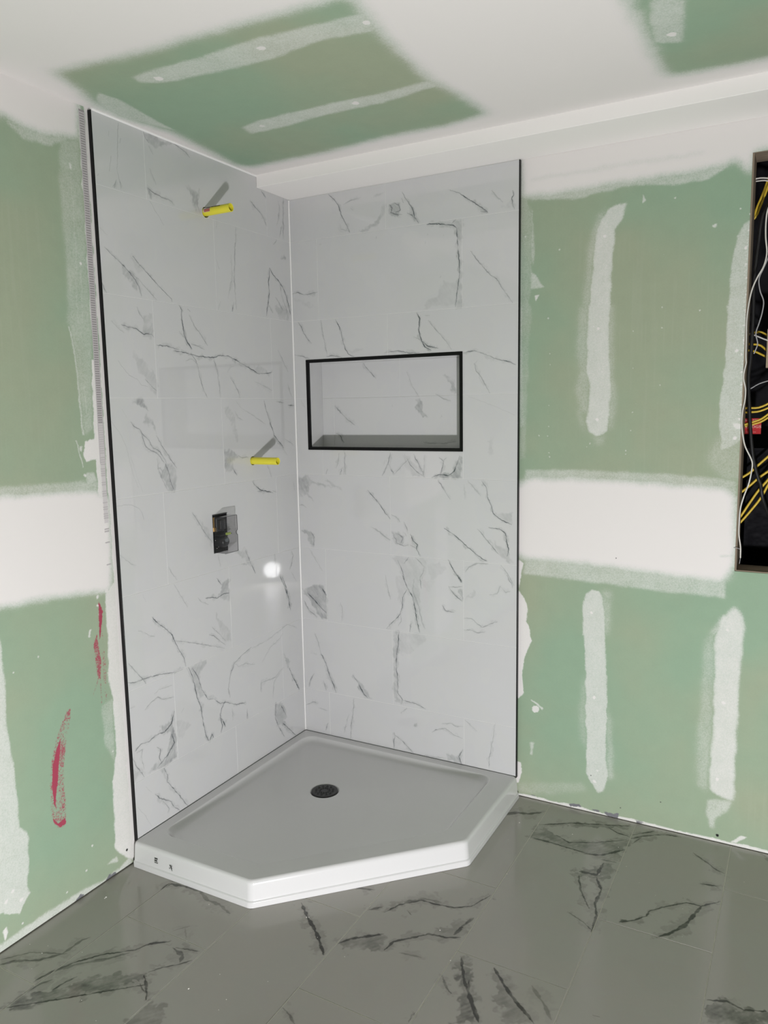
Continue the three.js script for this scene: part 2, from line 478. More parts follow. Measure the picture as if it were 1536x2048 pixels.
PLASTER.R=`
M 1 10 946,2272 952,2152 1044,2144 1164,2147 1279,2148 1385,2147 1481,2147 1573,2154 1618,2163 1641,2136 1660,2119 1662,2179 1967,2196 1954,2431 943,2665
M .35 3 953,2144 1121,2120 1310,2136 1434,2119 1538,2118 1623,2161 1595,2185 952,2197
E .3 5 987,2203 1153,2204 1278,2206 1456,2200 1526,2199 1526,2196 1456,2196 1278,2202 1153,2200 987,2199
M .62 3 1200,1934 1204,1995 1219,2040 1245,2072 1271,2084 1301,2084 1287,2036 1267,2003 1265,1968 1258,1928 1254,1709 1185,1714
M .2 7 1161,1715 1178,1957 1208,2057 1240,2078 1200,1934 1185,1714
M .42 2 1643,1981 1661,1988 1673,1807 1678,1681 1610,1686 1613,1788 1616,1884 1627,1945
M .3 2 973,2149 988,2096 998,2047 998,1923 983,1968 994,2042 982,2113
M .4 2 983,1900 1004,1890 1033,1847 987,1842
M .5 1 1349,2103 1359,2084 1347,2076
M .7 1 1557,1985 1568,1988 1564,1978 1556,1980
M .8 1 1001,1819 1016,1821 1007,1802
D .95 5.9 1231,1989 1652,1905
D .7 2.6 1085,1966 1446,2079 1528,1735 1418,1752 971,2021 1051,1742 1631,2021
M .16 2 947,2150 973,2141 994,2042 992,1924 979,1727 949,1729
M .62 3 1184,1777 1251,1772 1258,1597 1262,1533 1261,1457 1254,1381 1249,1357 1222,1347 1195,1357 1186,1393 1193,1459 1192,1519 1183,1557 1183,1681
M .2 7 1154,1779 1184,1777 1193,1415 1154,1437 1166,1382 1189,1348 1142,1509 1163,1558 1146,1613
M .2 7 1251,1772 1267,1770 1272,1543 1279,1489 1276,1381 1255,1359
M .15 7 1206,1348 1249,1348 1245,1316 1212,1315
M .42 2 1607,1744 1676,1739 1693,1329 1656,1329 1606,1298 1596,1380 1596,1430 1603,1506 1609,1581
M .16 7 1603,1359 1655,1349 1679,1211 1609,1209 1564,1276
M .9 2 1635,1384 1672,1387 1673,1361 1641,1367
M .25 2 943,1796 961,1794 965,1383 952,1371 945,1440
M .14 3 961,1794 990,1792 978,1497 971,1267 952,1267
D .95 6.1 1221,1697 1640,1604 1644,1340 1222,1402
D .9 4.3 1204,1707
D .8 1.6 1056,1625 1057,1587 1056,1450 1055,1378 1021,1344 1050,1345 1056,1286 1057,1271 1333,1425 1332,1362 1316,1297 1316,1286 1198,1321 1188,1312 1332,1685 1332,1567 1418,1507 1418,1690
M 1 10 947,1173 995,1198 1141,1202 1333,1196 1488,1190 1624,1184 1649,1159 1663,982 1658,939 1631,884 1446,889 1308,899 1117,906 973,906 924,927 923,1142
M .3 4 971,1226 1169,1231 1487,1222 1652,1205 1654,1154 971,1144
M .35 4 967,851 1260,843 1499,833 1638,831 1635,895 1446,894 973,912
M .6 2 1184,653 1183,718 1183,771 1193,802 1216,817 1238,812 1250,784 1257,727 1258,663
M .2 7 1244,818 1280,819 1275,665 1255,662
M .75 5 1633,711 1634,755 1645,783 1665,802 1688,783 1695,719
M .3 6 1594,706 1621,764 1633,776 1630,711
M .95 1 924,914 967,894 949,789 974,755 984,738 981,688 972,663 985,627 925,620
M .8 4 922,1184 953,1143 949,904 924,878
D .95 6.9 1216,734
E .35 2 1613,967 1656,971 1656,968 1623,964
M .6 2 1184,723 1254,731 1264,627 1270,510 1274,433 1273,349 1271,239 1280,161 1278,130 1267,90 1247,82 1229,106 1208,145 1206,225 1201,372 1197,559
M .25 7 1274,433 1290,334 1300,147 1278,130
M .15 7 1198,529 1182,454 1177,367 1182,270 1206,225
M .7 4 1622,747 1630,775 1692,782 1694,686 1688,603 1687,493 1687,382 1684,269 1687,184 1684,155 1634,166 1613,184 1613,253 1616,368 1616,509 1612,675
M .2 7 1610,729 1580,670 1577,474 1567,330 1577,187 1603,170 1610,252 1613,592
M .35 4 1609,142 1684,155 1670,117 1637,85 1633,49 1618,45 1608,90
M .95 1 925,693 968,698 997,634 1000,604 982,570 970,519 964,474 971,400 949,377 946,325 927,322
M .95 1 944,132 960,129 966,97 957,50 944,47
M .6 1 997,379 1002,381 1049,358 1043,352
M .35 2 1000,221 1013,220 1007,174 999,176
M .8 1 1684,13 1704,27 1713,40 1730,39 1723,32 1699,14
M .85 1 928,7 1105,10 1213,11 1329,9 1412,11 1526,9 1679,12 1871,14 1873,-23 1681,-25 1527,-24 1330,-31 1105,-25 928,-33
M .12 6 954,49 1188,106 1212,77 1068,30 954,10
D .95 6.7 1229,433 1644,484 1637,222 1237,121
D .9 5.5 1247,163 1648,726
D .9 13.7 1018,348
K .85 1141,11 1183,21 1191,10 1148,2
K .9 1225,15 1260,20 1306,16 1324,23 1320,1 1248,8
K .85 1374,11 1412,19 1418,5 1382,-1
K .6 967,9 1043,17 1117,13 1129,8 1055,7
H 4.9 1643,24
H 1.8 1223,140 1461,97 1328,43
H 1.7 1293,934
D .95 2.2 1654,1400 1653,1411 1656,1416 1653,1424 1653,1439 1657,1446 1653,1454 1657,1469 1655,1474 1654,1480 1655,1492 1653,1502 1655,1510 1654,1520 1655,1531 1653,1540 1658,1550 1657,1557 1654,1566 1656,1576 1653,1590 1655,1591 1655,1604 1657,1612 1656,1625 1657,1632 1656,1644 1654,1650 1655,1660 1653,1666 1653,1682 1658,1688 1657,1701 1658,1709 1658,1717 1654,1724 1653,1736 1654,1747 1655,1751 1655,1764 1658,1773 1658,1785 1654,1791 1653,1795 1658,1808 1655,1817 1653,1828 1654,1837 1656,1842 1653,1856 1658,1862 1655,1875 1653,1884 1655,1893 1654,1904 1657,1908 1655,1919 1656,1930
D .95 3.5 1656,1399 1658,1443 1657,1503 1655,1543 1655,1593 1656,1637 1657,1682 1659,1723 1658,1773 1658,1820 1655,1862 1655,1909 1656,1959 1659,2003
`;
PLASTER.L=`
M 1 9 1316,2375 972,2509 993,2315 996,2230 1016,2221 1050,2214 1091,2207 1127,2201 1160,2206 1203,2210 1241,2214 1332,2210
M .3 3 1332,2205 1241,2209 1180,2172 1097,2175 1001,2222 999,2238 1126,2204
M .2 5 1062,2202 997,2220 994,1832 1001,1710 1079,1703 1069,1822 1069,1914 1074,2063
M .3 2 1037,2141 1031,2142 1029,2073 1028,1997 1028,1905 1041,1707 1049,1706 1035,1904 1035,1996 1036,2072
M .9 2 1037,2148 1032,2148 1029,2132 1035,2132
M .25 2 1062,2051 1058,2052 1056,1977 1055,1855 1060,1705 1068,1704 1062,1854 1062,1976
M .3 2 1022,1866 1015,1867 1021,1708 1029,1708
M .2 2 1011,2077 1007,2078 1006,1893 1011,1892
D .9 4.2 1017,1879
D .7 1.4 1008,2179 1030,2199
M .2 4 1075,1754 993,1762 1014,1443 1015,1403 1046,1386 1054,1487 1060,1594 1071,1679
M .4 1 1079,1699 1075,1699 1060,1633 1053,1530 1053,1465 1048,1386 1054,1386 1059,1465 1058,1530 1065,1632
M .3 1 1038,1530 1034,1530 1031,1504 1033,1443 1038,1443
M .95 1 1045,1368 1014,1374 1009,1402 990,1397 991,1316 1025,1314 1047,1311 1054,1329
M .6 1 1067,1358 1057,1356 1058,1338 1066,1343
M .7 1 1080,1376 1077,1376 1069,1347 1058,1294 1061,1294 1072,1348
D .8 4.4 1053,1268
M .35 2 1050,1273 1022,1278 1013,1254 1048,1239
M .9 1 1003,1606 984,1606 990,1397 994,1216 988,1076 996,904 1013,908 999,1078 1011,1218 1012,1398
M 1 8 1453,1248 1331,1239 1241,1235 1143,1229 1027,1224 973,1191 974,1027 984,915 1013,910 1041,916 1117,926 1219,936 1313,941 1357,945 1480,961
M .3 4 1451,1274 1328,1262 1141,1257 1008,1249 1011,1218 1331,1235
M .55 2 1514,907 1365,866 1363,829 1362,746 1370,623 1361,539 1357,456 1354,400 1358,324 1337,297 1330,276 1348,145 1338,117 1359,112 1374,76 1417,109 1434,114 1585,157
M .6 1 1395,168 1338,122 1374,76 1421,105 1413,161
D .9 6.6 1368,112 1392,154 1412,134
M .85 2 1011,905 948,951 926,50 947,-18 1020,61 1037,90 1033,183 1030,307 1009,391 1008,575 1022,634 1011,727 1014,817
M .2 3 1053,561 1008,575 1018,364 1049,438
M .5 3 1475,25 1385,26 1325,28 1196,25 1099,11 1024,12 976,31 979,-7 1026,-12 1130,-15 1266,-16 1388,-11 1478,-11
K .8 1097,-3 1069,19 1040,8 1038,-12 1076,-19
K .8 1205,-1 1177,14 1162,5 1185,-5
K .7 1136,-2 1118,3 1121,-15
M .45 2 1077,55 1032,55 1034,37
M .9 1 1431,56 1419,65 1416,47 1428,26
D .8 3 1151,75 1224,48 1368,44 1023,403 1124,143 1255,779 1336,759
M .7 1 1075,810 1068,811 1078,786 1084,788
H 4.2 993,58
P .95 1203,524 1211,476 1221,423 1231,370 1236,331 1232,300 1226,289 1242,334 1246,388 1239,448 1222,492
P .95 1251,299 1234,270 1208,277 1207,259 1229,254 1250,280
Q .5 1178,589 1164,595 1165,567 1181,515 1195,469 1205,386 1204,328 1205,275 1217,252 1236,256 1250,275 1254,335 1251,402 1242,460 1222,520 1199,563
P .95 1037,887 1028,865 1026,850 1036,793 1043,769 1042,824
P .7 1052,792 1048,750 1042,700 1049,655 1059,647 1064,695 1067,761
P .6 1061,647 1058,646 1071,621 1082,602 1084,605 1073,625
P .6 1052,656 1048,655 1050,596 1051,560 1054,567
Q .3 1032,816 1025,731 1027,660 1031,553 1039,556 1041,641
D .9 4.4 1040,876 1037,846 1039,902
M .96 1.5 948,60 974,60 974,1300 971,2330 948,2330
M .8 2 989,940 999,940 996,1500 993,2330 987,2330
`;
PLASTER.C=`
G 17 104,1163 216,1151 374,1129 558,1121 762,1106 905,1094 944,1105 943,1059 922,903 916,803 911,620 941,487 956,314 806,291 596,301 355,279 148,283 38,285 11,336 52,675 18,847 22,952 74,1072
G 17 1451,837 1455,666 1457,523 1458,343 1478,306 1617,292 1705,289 1885,282 1863,827 1463,1063
M .4 6 252,1038 302,1043 480,1034 670,1040 839,1021 953,1017 929,927 783,958 619,935 454,950 301,972 245,1006
M .42 6 267,608 350,629 580,624 767,613 911,620 920,577 733,551 538,561 365,548 251,552
M .4 6 1520,860 1573,829 1546,585 1528,496 1470,531 1479,651
M .35 4 99,1019 112,951 87,815 70,694 21,850 25,954
D .95 11.1 305,999 636,996 661,587 919,971 1515,553
D .8 10.1 326,586
`;
const CABLE_RUNS=`
white|2.2|-6|1707,2011 1703,1978 1704,1932 1709,1883 1702,1847 1688,1820 1675,1787 1667,1744 1663,1694 1664,1640 1666,1576 1667,1571 1661,1526 1668,1490 1668,1458 1663,1423 1662,1387 1666,1352 1674,1316 1696,1266 1695,1237 1689,1200 1677,1160 1669,1123 1667,1075 1668,1038 1674,1001 1675,966
white2|1.8|-50|1718,1892 1711,1877 1699,1847 1689,1820 1693,1784 1704,1752 1702,1720 1695,1689 1687,1657 1693,1625 1684,1596
flat1|2.4|-100|1653,2122 1662,2123 1676,2124 1698,2120 1718,2114
flat2|2.2|-108|1653,2117 1661,2118 1688,2117 1698,2114 1718,2107
ytop1|3.6|-120|1661,2017 1671,2046 1685,2082 1699,2127 1719,2185
ytop2|3.6|-130|1667,2018 1678,2047 1691,2083 1705,2128 1725,2187
hose|5.5|-55|1692,2007 1683,1928 1678,1866 1675,1803 1677,1723 1677,1674 1675,1578 1672,1537 1673,1502 1677,1448 1683,1375 1689,1321 1696,1273 1713,1211 1719,1197 1726,1157
y1|3.4|-130|1658,1660 1682,1667 1698,1666 1719,1652 1744,1634
y2|3.4|-140|1677,1631 1696,1627 1721,1603 1747,1575
y3|3.4|-150|1678,1610 1696,1601 1721,1586 1747,1565
y4|3.2|-100|1677,1431 1702,1432 1731,1445 1753,1457
y5|3.2|-108|1677,1418 1702,1420 1731,1432 1753,1446
y6|3.2|-90|1661,1378 1681,1385 1710,1396 1733,1414 1754,1435
y7|3.2|-135|1655,1371 1679,1377 1709,1387 1731,1402 1754,1420
y8|3.8|-130|1648,1200 1682,1223 1708,1250 1737,1280 1765,1310
y9|3.8|-130|1650,1151 1684,1181 1710,1208 1739,1232 1768,1258
y10|3.8|-110|1657,1073 1687,1126 1712,1169 1741,1209 1762,1245
y11|3.8|-120|1657,1055 1691,1101 1720,1146 1741,1193 1763,1233
g1|1.8|-140|1672,1491 1696,1506 1726,1516 1749,1523
w3|2.2|-100|1678,1657 1709,1642 1721,1637 1745,1628
`;
// ---------------------------------------------------------------- surface prints
function canvas(w, h) { const c = document.createElement('canvas'); c.width = w; c.height = h; return [c, c.getContext('2d')]; }
function dataTexture(data, w, h, srgb = true) {
  const t = new THREE.DataTexture(data, w, h, THREE.RGBAFormat); t.magFilter = THREE.LinearFilter; t.minFilter = THREE.LinearMipmapLinearFilter; t.generateMipmaps = true;
  if (srgb) t.colorSpace = THREE.SRGBColorSpace; t.wrapS = t.wrapT = THREE.ClampToEdgeWrapping; t.needsUpdate = true; return t;
}
const lines = (text) => text.trim().split('\n').map((l) => { const w = l.split(' '), n = [], p = []; for (const t of w.slice(1)) t.includes(',') ? p.push(t.split(',').map((v) => +v / 1000)) : n.push(+t); return { op: w[0], n, p }; });
// paints one soft-edged shape on a scratch canvas no larger than itself and hands its coverage to take(pixel, alpha)
function soft(w, h, px, blur, take) {
  const m = Math.ceil(blur * 3 + 2); let a = 1e9, b = 1e9, c = -1e9, d = -1e9;
  for (const [x, y] of px) { a = Math.min(a, x); b = Math.min(b, y); c = Math.max(c, x); d = Math.max(d, y); }
  a = Math.max(-60, Math.floor(a - m)); b = Math.max(-60, Math.floor(b - m)); c = Math.min(w + 60, Math.ceil(c + m)); d = Math.min(h + 60, Math.ceil(d + m));
  if (c <= a || d <= b) return;
  const [t, T] = canvas(c - a, d - b), [t2, T2] = canvas(c - a, d - b);
  T.beginPath(); px.forEach(([x, y], i) => (i ? T.lineTo(x - a, y - b) : T.moveTo(x - a, y - b))); T.closePath(); T.fillStyle = '#000'; T.fill();
  let C = T; if (blur > 0.3) { T2.filter = `blur(${blur.toFixed(2)}px)`; T2.drawImage(t, 0, 0); C = T2; }
  const q = C.getImageData(0, 0, c - a, d - b).data;
  for (let y = Math.max(0, b); y < Math.min(h, d); y++) for (let x = Math.max(0, a); x < Math.min(w, c); x++) { const v = q[4 * ((y - b) * (c - a) + x - a) + 3]; if (v) take(y * w + x, v / 255); }
}
const maxInto = (f, alpha) => (k, v) => { v *= alpha; if (v > f[k]) f[k] = v; };
// Printed marble: veins (V: width in mm, strength) and smudges (S: strength) on a face that spans x0..x1, y0..y1. Row 0 of the texture is y0.
function marble(text, [x0, x1, y0, y1], w, h, base, vein, seed, extra = [], warp = 1, dark = 1) {
  const sx = w / (x1 - x0), sy = h / (y1 - y0), s = Math.sqrt(sx * sy), r = rng(seed), Lf = new Float32Array(w * h), Sf = new Float32Array(w * h);
  const X = (p) => (p[0] - x0) * sx, Y = (p) => (p[1] - y0) * sy;
  for (const { op, n, p } of [...lines(text), ...extra]) {
    if (op === 'S') { soft(w, h, p.map((q) => [X(q), Y(q)]), 0.0022 * s, maxInto(Sf, n[0])); continue; }
    const pts = [];
    for (let i = 0; i + 1 < p.length; i++) {
      const a = p[i], b = p[i + 1], d = Math.hypot(b[0] - a[0], b[1] - a[1]), k = Math.max(1, Math.round(d / 0.005)), nx = -(b[1] - a[1]) / (d || 1), ny = (b[0] - a[0]) / (d || 1);
      for (let j = 0; j < k; j++) { const t = j / k, o = (r() - 0.5) * 0.0022 * (j ? 1 : 0.3); pts.push([a[0] + (b[0] - a[0]) * t + nx * o, a[1] + (b[1] - a[1]) * t + ny * o]); }
    }
    pts.push(p[p.length - 1]);
    const ribbon = (scale, lo) => {   // a band along the vein whose width swells and thins
      const l = [], q = [], ph = r() * 90;
      pts.forEach((c, i) => {
        const a = pts[Math.max(0, i - 1)], b = pts[Math.min(pts.length - 1, i + 1)], d = Math.hypot(b[0] - a[0], b[1] - a[1]) || 1, e = Math.min(1, 0.25 + Math.min(i, pts.length - 1 - i) * 0.2);
        const g = Math.max(lo / s, 0.0005 * n[0] * scale * e * (0.25 + 1.5 * noise(ph + i * 0.35, ph))), nx = -(b[1] - a[1]) / d * g, ny = (b[0] - a[0]) / d * g;
        l.push([X([c[0] + nx, c[1] + ny]), Y([c[0] + nx, c[1] + ny])]); q.unshift([X([c[0] - nx, c[1] - ny]), Y([c[0] - nx, c[1] - ny])]);
      });
      return [...l, ...q];
    };
    soft(w, h, ribbon(0.72, 0.42), 0.32, maxInto(Lf, Math.min(1, n[1] * 1.75)));
    if (n[0] > 1.4 && pts.length > 6) for (let e = 0; e < 3; e++) {   // hair-thin side cracks
      const i0 = 1 + Math.floor(r() * (pts.length - 4)), len = 3 + Math.floor(r() * 7), off = (r() - 0.5) * 0.004, c = [];
      let ax = off, ay = off * (r() - 0.5); for (let i = i0; i < Math.min(pts.length, i0 + len); i++) { ax += (r() - 0.5) * 0.0028 * n[0] ** 0.4; ay += (r() - 0.5) * 0.0022 * n[0] ** 0.4; c.push([pts[i][0] + ax, pts[i][1] + ay]); }
      if (c.length > 1) { const wd = 0.00035 + r() * 0.0004, l = c.map(([a, b]) => [X([a - wd, b]), Y([a, b - wd])]), q = c.map(([a, b]) => [X([a + wd, b]), Y([a, b + wd])]).reverse(); soft(w, h, [...l, ...q], 0.35, maxInto(Lf, n[1] * (0.45 + r() * 0.5))); }
    }
    if (n[0] > 1.2) soft(w, h, ribbon(3.2, 0.6), 0.0022 * s, maxInto(Sf, n[1] * 0.45));
  }
  const at = (f, x, y) => { x = clamp(x, 0, w - 1.001); y = clamp(y, 0, h - 1.001); const i = Math.floor(x), j = Math.floor(y), u = x - i, v = y - j, k = j * w + i; return (f[k] * (1 - u) + f[k + 1] * u) * (1 - v) + (f[k + w] * (1 - u) + f[k + w + 1] * u) * v; };
  const out = new Uint8Array(w * h * 4);
  for (let j = 0; j < h; j++) for (let i = 0; i < w; i++) {
    const k = 4 * (j * w + i), u = i / sx, v = j / sy, f = fbm(u * 22 + v * 16, v * 30 - u * 9), g = fbm(u * 120 + 40, v * 90 + u * 60);
    const wx = (noise(u * 48 + 3, v * 48) - 0.5) * 0.016 + (noise(u * 150, v * 150 + 8) - 0.5) * 0.007, wy = (noise(u * 48 + 33, v * 48 + 70) - 0.5) * 0.016 + (noise(u * 150 + 9, v * 150 + 48) - 0.5) * 0.007;
    const smear = at(Sf, i + wx * sx * warp, j + wy * sy * warp), line = at(Lf, i + wx * sx * 0.1, j + wy * sy * 0.1);
    const streak = noise((u * 0.8 + v * 0.6) * 170, (v * 0.8 - u * 0.6) * 24);
    const d = clamp(line * clamp(0.42 + 1.25 * f, 0.35, 1.15) + smear * dark * clamp(1.5 * f + 0.45 * (streak - 0.5) + 0.7 * (g - 0.5) + 0.1, 0.05, 1.4) + Math.max(0, fbm(u * 5 + 60, v * 5 + v * u) - 0.64) * 0.14);
    const c = 1 + (fbm(u * 3.1, v * 3.1 + 20) - 0.5) * 0.05;
    for (let q = 0; q < 3; q++) out[k + q] = toS(base[q] * c * (1 - d) + vein[q] * d);
    out[k + 3] = 255;
  }
  return dataTexture(out, w, h);
}
// Green moisture board with sanded joint compound. cover: how much compound the board starts with.
const GREEN = [0.268, 0.378, 0.270], OLIVE = [0.336, 0.368, 0.260], WHITE = [0.755, 0.724, 0.714], THIN = [0.60, 0.655, 0.615], PINK = [0.36, 0.025, 0.075], TORN = [0.15, 0.15, 0.165], BLACK = [0.01, 0.01, 0.01];
function plaster(text, [x0, x1, y0, y1], w, h, cover, seed, streaks = 1) {
  const sx = w / (x1 - x0), sy = h / (y1 - y0), s = Math.sqrt(sx * sy), r = rng(seed);
  const A = new Float32Array(w * h).fill(cover), red = new Float32Array(w * h), torn = new Float32Array(w * h), hole = new Float32Array(w * h);
  const X = (p) => (p[0] - x0) * sx, Y = (p) => (p[1] - y0) * sy, disc = (q, rad) => Array.from({ length: 14 }, (_, i) => { const a = (i / 14) * 6.283, e = rad * 0.001 * (0.85 + r() * 0.3); return [X(q) + Math.cos(a) * e * sx, Y(q) + Math.sin(a) * e * sy]; });
  const cut = (alpha) => (k, v) => { A[k] *= 1 - v * alpha; };
  for (const { op, n, p } of lines(text)) {   // M compound, D filled screw heads, E/G bare board, H holes, K torn paper, P/Q paint
    const px = p.map((q) => [X(q), Y(q)]);
    if (op === 'M') soft(w, h, px, n[1] * 0.001 * s, maxInto(A, n[0]));
    else if (op === 'E' || op === 'G') soft(w, h, px, (op === 'E' ? n[1] : n[0]) * 0.001 * s, cut(op === 'E' ? n[0] : 1));
    else if (op === 'D') for (const q of p) soft(w, h, disc(q, n[1]), 0.5, maxInto(A, n[0]));
    else if (op === 'H') for (const q of p) soft(w, h, disc(q, n[0]), 0, maxInto(hole, 1));
    else soft(w, h, px, 0.8, maxInto(op === 'K' ? torn : red, n[0]));
  }
  const out = new Uint8Array(w * h * 4), bump = new Uint8Array(w * h * 4);
  for (let j = 0; j < h; j++) for (let i = 0; i < w; i++) {
    const k = 4 * (j * w + i), u = i / sx, v = j / sy;
    const fine = noise(u * 900, v * 900) * 0.5 + noise(u * 420 + 7, v * 420) * 0.5, mid = fbm(u * 30, v * 30 + 11), low = fbm(u * 2.2 + 3, v * 2.2), str = noise(u * 160 + 50, v * 7);
    const wx = (noise(u * 34 + 5, v * 34) - 0.5) * 0.0065 + (noise(u * 140, v * 140 + 4) - 0.5) * 0.0024, wy = (noise(u * 34 + 61, v * 34 + 9) - 0.5) * 0.0065 + (noise(u * 140 + 77, v * 140) - 0.5) * 0.0024;
    const z = j * w + i, zw = clamp(j + Math.round(wy * sy), 0, h - 1) * w + clamp(i + Math.round(wx * sx), 0, w - 1), zp = clamp(j + Math.round(wy * sy * 0.5), 0, h - 1) * w + clamp(i + Math.round(wx * sx * 0.5), 0, w - 1); let c = A[zw];
    c = clamp(c + ((fine - 0.5) * 1.35 + (mid - 0.5) * 0.5) * 1.5 * c * (1 - c) + streaks * Math.max(0, str * low - 0.45) * 0.11 + (fine > 0.965 && low > 0.5 ? 0.25 : 0));
    const o = clamp((low - 0.36) * 2.8) * 0.8, rd = red[zp], tn = torn[zw], ho = hole[z];
    const paint = rd > 0.75 ? 0.93 : rd > 0.08 ? clamp((fine * 0.6 + mid * 0.4 - 0.78 + rd * 0.62) * 7) * 0.85 : 0, ripped = tn > 0.05 ? clamp((tn - 0.75 + (mid - 0.4) * 1.3) * 5) : 0, t = 1 + (mid - 0.5) * 0.06 + (fine - 0.5) * 0.05;
    const thin = clamp(1 - Math.abs(c - 0.55) * 2.2);
    for (let q = 0; q < 3; q++) {
      let g = (GREEN[q] * (1 - o) + OLIVE[q] * o) * t;
      g = g * (1 - c) + WHITE[q] * c; g = g * (1 - thin * 0.35) + THIN[q] * thin * 0.35;
      g = g * (1 - paint) + PINK[q] * paint; g = g * (1 - ripped) + TORN[q] * (0.8 + 0.5 * mid) * ripped; g = g * (1 - ho) + BLACK[q] * ho;
      out[k + q] = toS(clamp(g));
    }
    out[k + 3] = 255;
    const b = 255 * clamp(c * 0.75 + (fine - 0.5) * 0.06 + mid * 0.1 - ripped * 0.25 - ho * 0.4 + paint * 0.15);
    bump[k] = bump[k + 1] = bump[k + 2] = b; bump[k + 3] = 255;
  }
  return { map: dataTexture(out, w, h), bumpMap: dataTexture(bump, w, h, false) };
}
function smallGrain(w, h, a, b, scale, seed, stretch = 1) {  // two-tone grain for wood, membrane and grout
  const out = new Uint8Array(w * h * 4), r = rng(seed), ox = r() * 90;
  for (let j = 0; j < h; j++) for (let i = 0; i < w; i++) { const f = clamp((fbm(ox + (i / w) * scale, (j / h) * scale * stretch) - 0.25) * 2), k = 4 * (j * w + i); for (let q = 0; q < 3; q++) out[k + q] = toS(a[q] * (1 - f) + b[q] * f); out[k + 3] = 255; }
  const t = dataTexture(out, w, h); t.wrapS = t.wrapT = THREE.RepeatWrapping; return t;
}

const TILE_L = [0, 0.97, 0.06, 2.33], TILE_R = TILE_L, FLOOR_UV = [-0.05, 2.45, -0.05, 2.45];
const STONE = [0.578, 0.578, 0.581], VEIN = [0.070, 0.084, 0.089];
const wanderers = (x0, x1, y0, y1, n, seed, w) => { const r = rng(seed), o = []; for (let i = 0; i < n; i++) { let x = x0 + r() * (x1 - x0), y = y0 + r() * (y1 - y0), a = r() * 6.3; const p = []; for (let k = 0; k < 9; k++) { p.push([x, y]); a += (r() - 0.5) * 0.9; x += Math.cos(a) * 0.06; y += Math.sin(a) * 0.06; } o.push({ op: 'V', n: [w * (0.5 + r()), 0.2 + r() * 0.3], p }); } return o; };
const texLeft = marble(VEINS.L, TILE_L, 1024, 2048, STONE, VEIN, 3);
const texRight = marble(VEINS.R, TILE_R, 1024, 2048, STONE, VEIN, 4);
const texNiche = marble(VEINS.N, [0, 0.8, 1.2, 1.7], 820, 512, STONE, VEIN, 5);
const texFloor = marble(VEINS.F, FLOOR_UV, 2048, 2048, [0.392, 0.374, 0.345], [0.055, 0.054, 0.047], 6, [...wanderers(1.9, 2.4, 0.1, 2.4, 8, 21, 8), ...wanderers(0.1, 1.9, 1.75, 2.4, 8, 22, 8)], 2.2, 1.2);
const LEFT_UV = [-0.1, 3.0, -0.05, 2.45], RIGHT_UV = [-0.1, 3.0, -0.05, 2.45], CEIL_UV = [-0.1, 3.0, -0.1, 3.0];
const boardLeft = plaster(PLASTER.L, LEFT_UV, 2048, 1600, 0, 31);
const boardRight = plaster(PLASTER.R, RIGHT_UV, 2048, 1600, 0, 32);
const boardCeil = plaster(PLASTER.C, CEIL_UV, 2048, 2048, 1, 33, 0);
const boardPlain = plaster('M 1 12 -100,1020 3900,1000 3900,1280 -100,1260', [-0.1, 3.8, -0.05, 2.45], 700, 450, 0, 34);

// ---------------------------------------------------------------- materials
const std = (o) => new THREE.MeshStandardMaterial(o), phys = (o) => new THREE.MeshPhysicalMaterial(o);
const lin = (r, g, b) => new THREE.Color().setRGB(r, g, b);
const M = {
  tileLeft: phys({ map: texLeft, roughness: 0.02, ior: 1.7 }), tileRight: phys({ map: texRight, roughness: 0.02, ior: 1.7 }), tileNiche: phys({ map: texNiche, roughness: 0.08 }),
  floorTile: phys({ map: texFloor, roughness: 0.14 }),
  grout: std({ color: lin(0.66, 0.66, 0.65), roughness: 0.85 }), floorGrout: std({ color: lin(0.62, 0.60, 0.54), roughness: 0.9 }),
  caulk: phys({ color: lin(0.86, 0.85, 0.84), roughness: 0.3 }),
  boardLeft: std({ ...boardLeft, bumpScale: 0.0007, roughness: 0.93 }), boardRight: std({ ...boardRight, bumpScale: 0.0007, roughness: 0.93 }),
  boardCeil: std({ ...boardCeil, bumpScale: 0.0007, roughness: 0.93 }), boardPlain: std({ map: boardPlain.map, roughness: 0.93 }),
  compound: std({ color: lin(0.86, 0.835, 0.815), roughness: 0.95 }),
  black: phys({ color: lin(0.003, 0.003, 0.0035), roughness: 0.25, specularIntensity: 0.5 }), blackPlastic: phys({ color: lin(0.012, 0.013, 0.015), roughness: 0.35 }),
  flange: std({ color: lin(0.50, 0.47, 0.48), roughness: 0.6 }), thinset: std({ color: lin(0.30, 0.28, 0.285), roughness: 0.95 }),
  acrylic: phys({ color: lin(0.655, 0.65, 0.652), roughness: 0.18, clearcoat: 0.4, clearcoatRoughness: 0.08 }),
  pipe: phys({ color: lin(0.78, 0.70, 0.045), roughness: 0.38 }),
  wood: std({ map: smallGrain(128, 512, [0.16, 0.125, 0.09], [0.30, 0.24, 0.175], 9, 41, 0.25), roughness: 0.85 }),
  membrane: phys({ map: smallGrain(256, 256, [0.0025, 0.0025, 0.004], [0.011, 0.011, 0.013], 30, 42), roughness: 0.9, specularIntensity: 0.35 }),
};

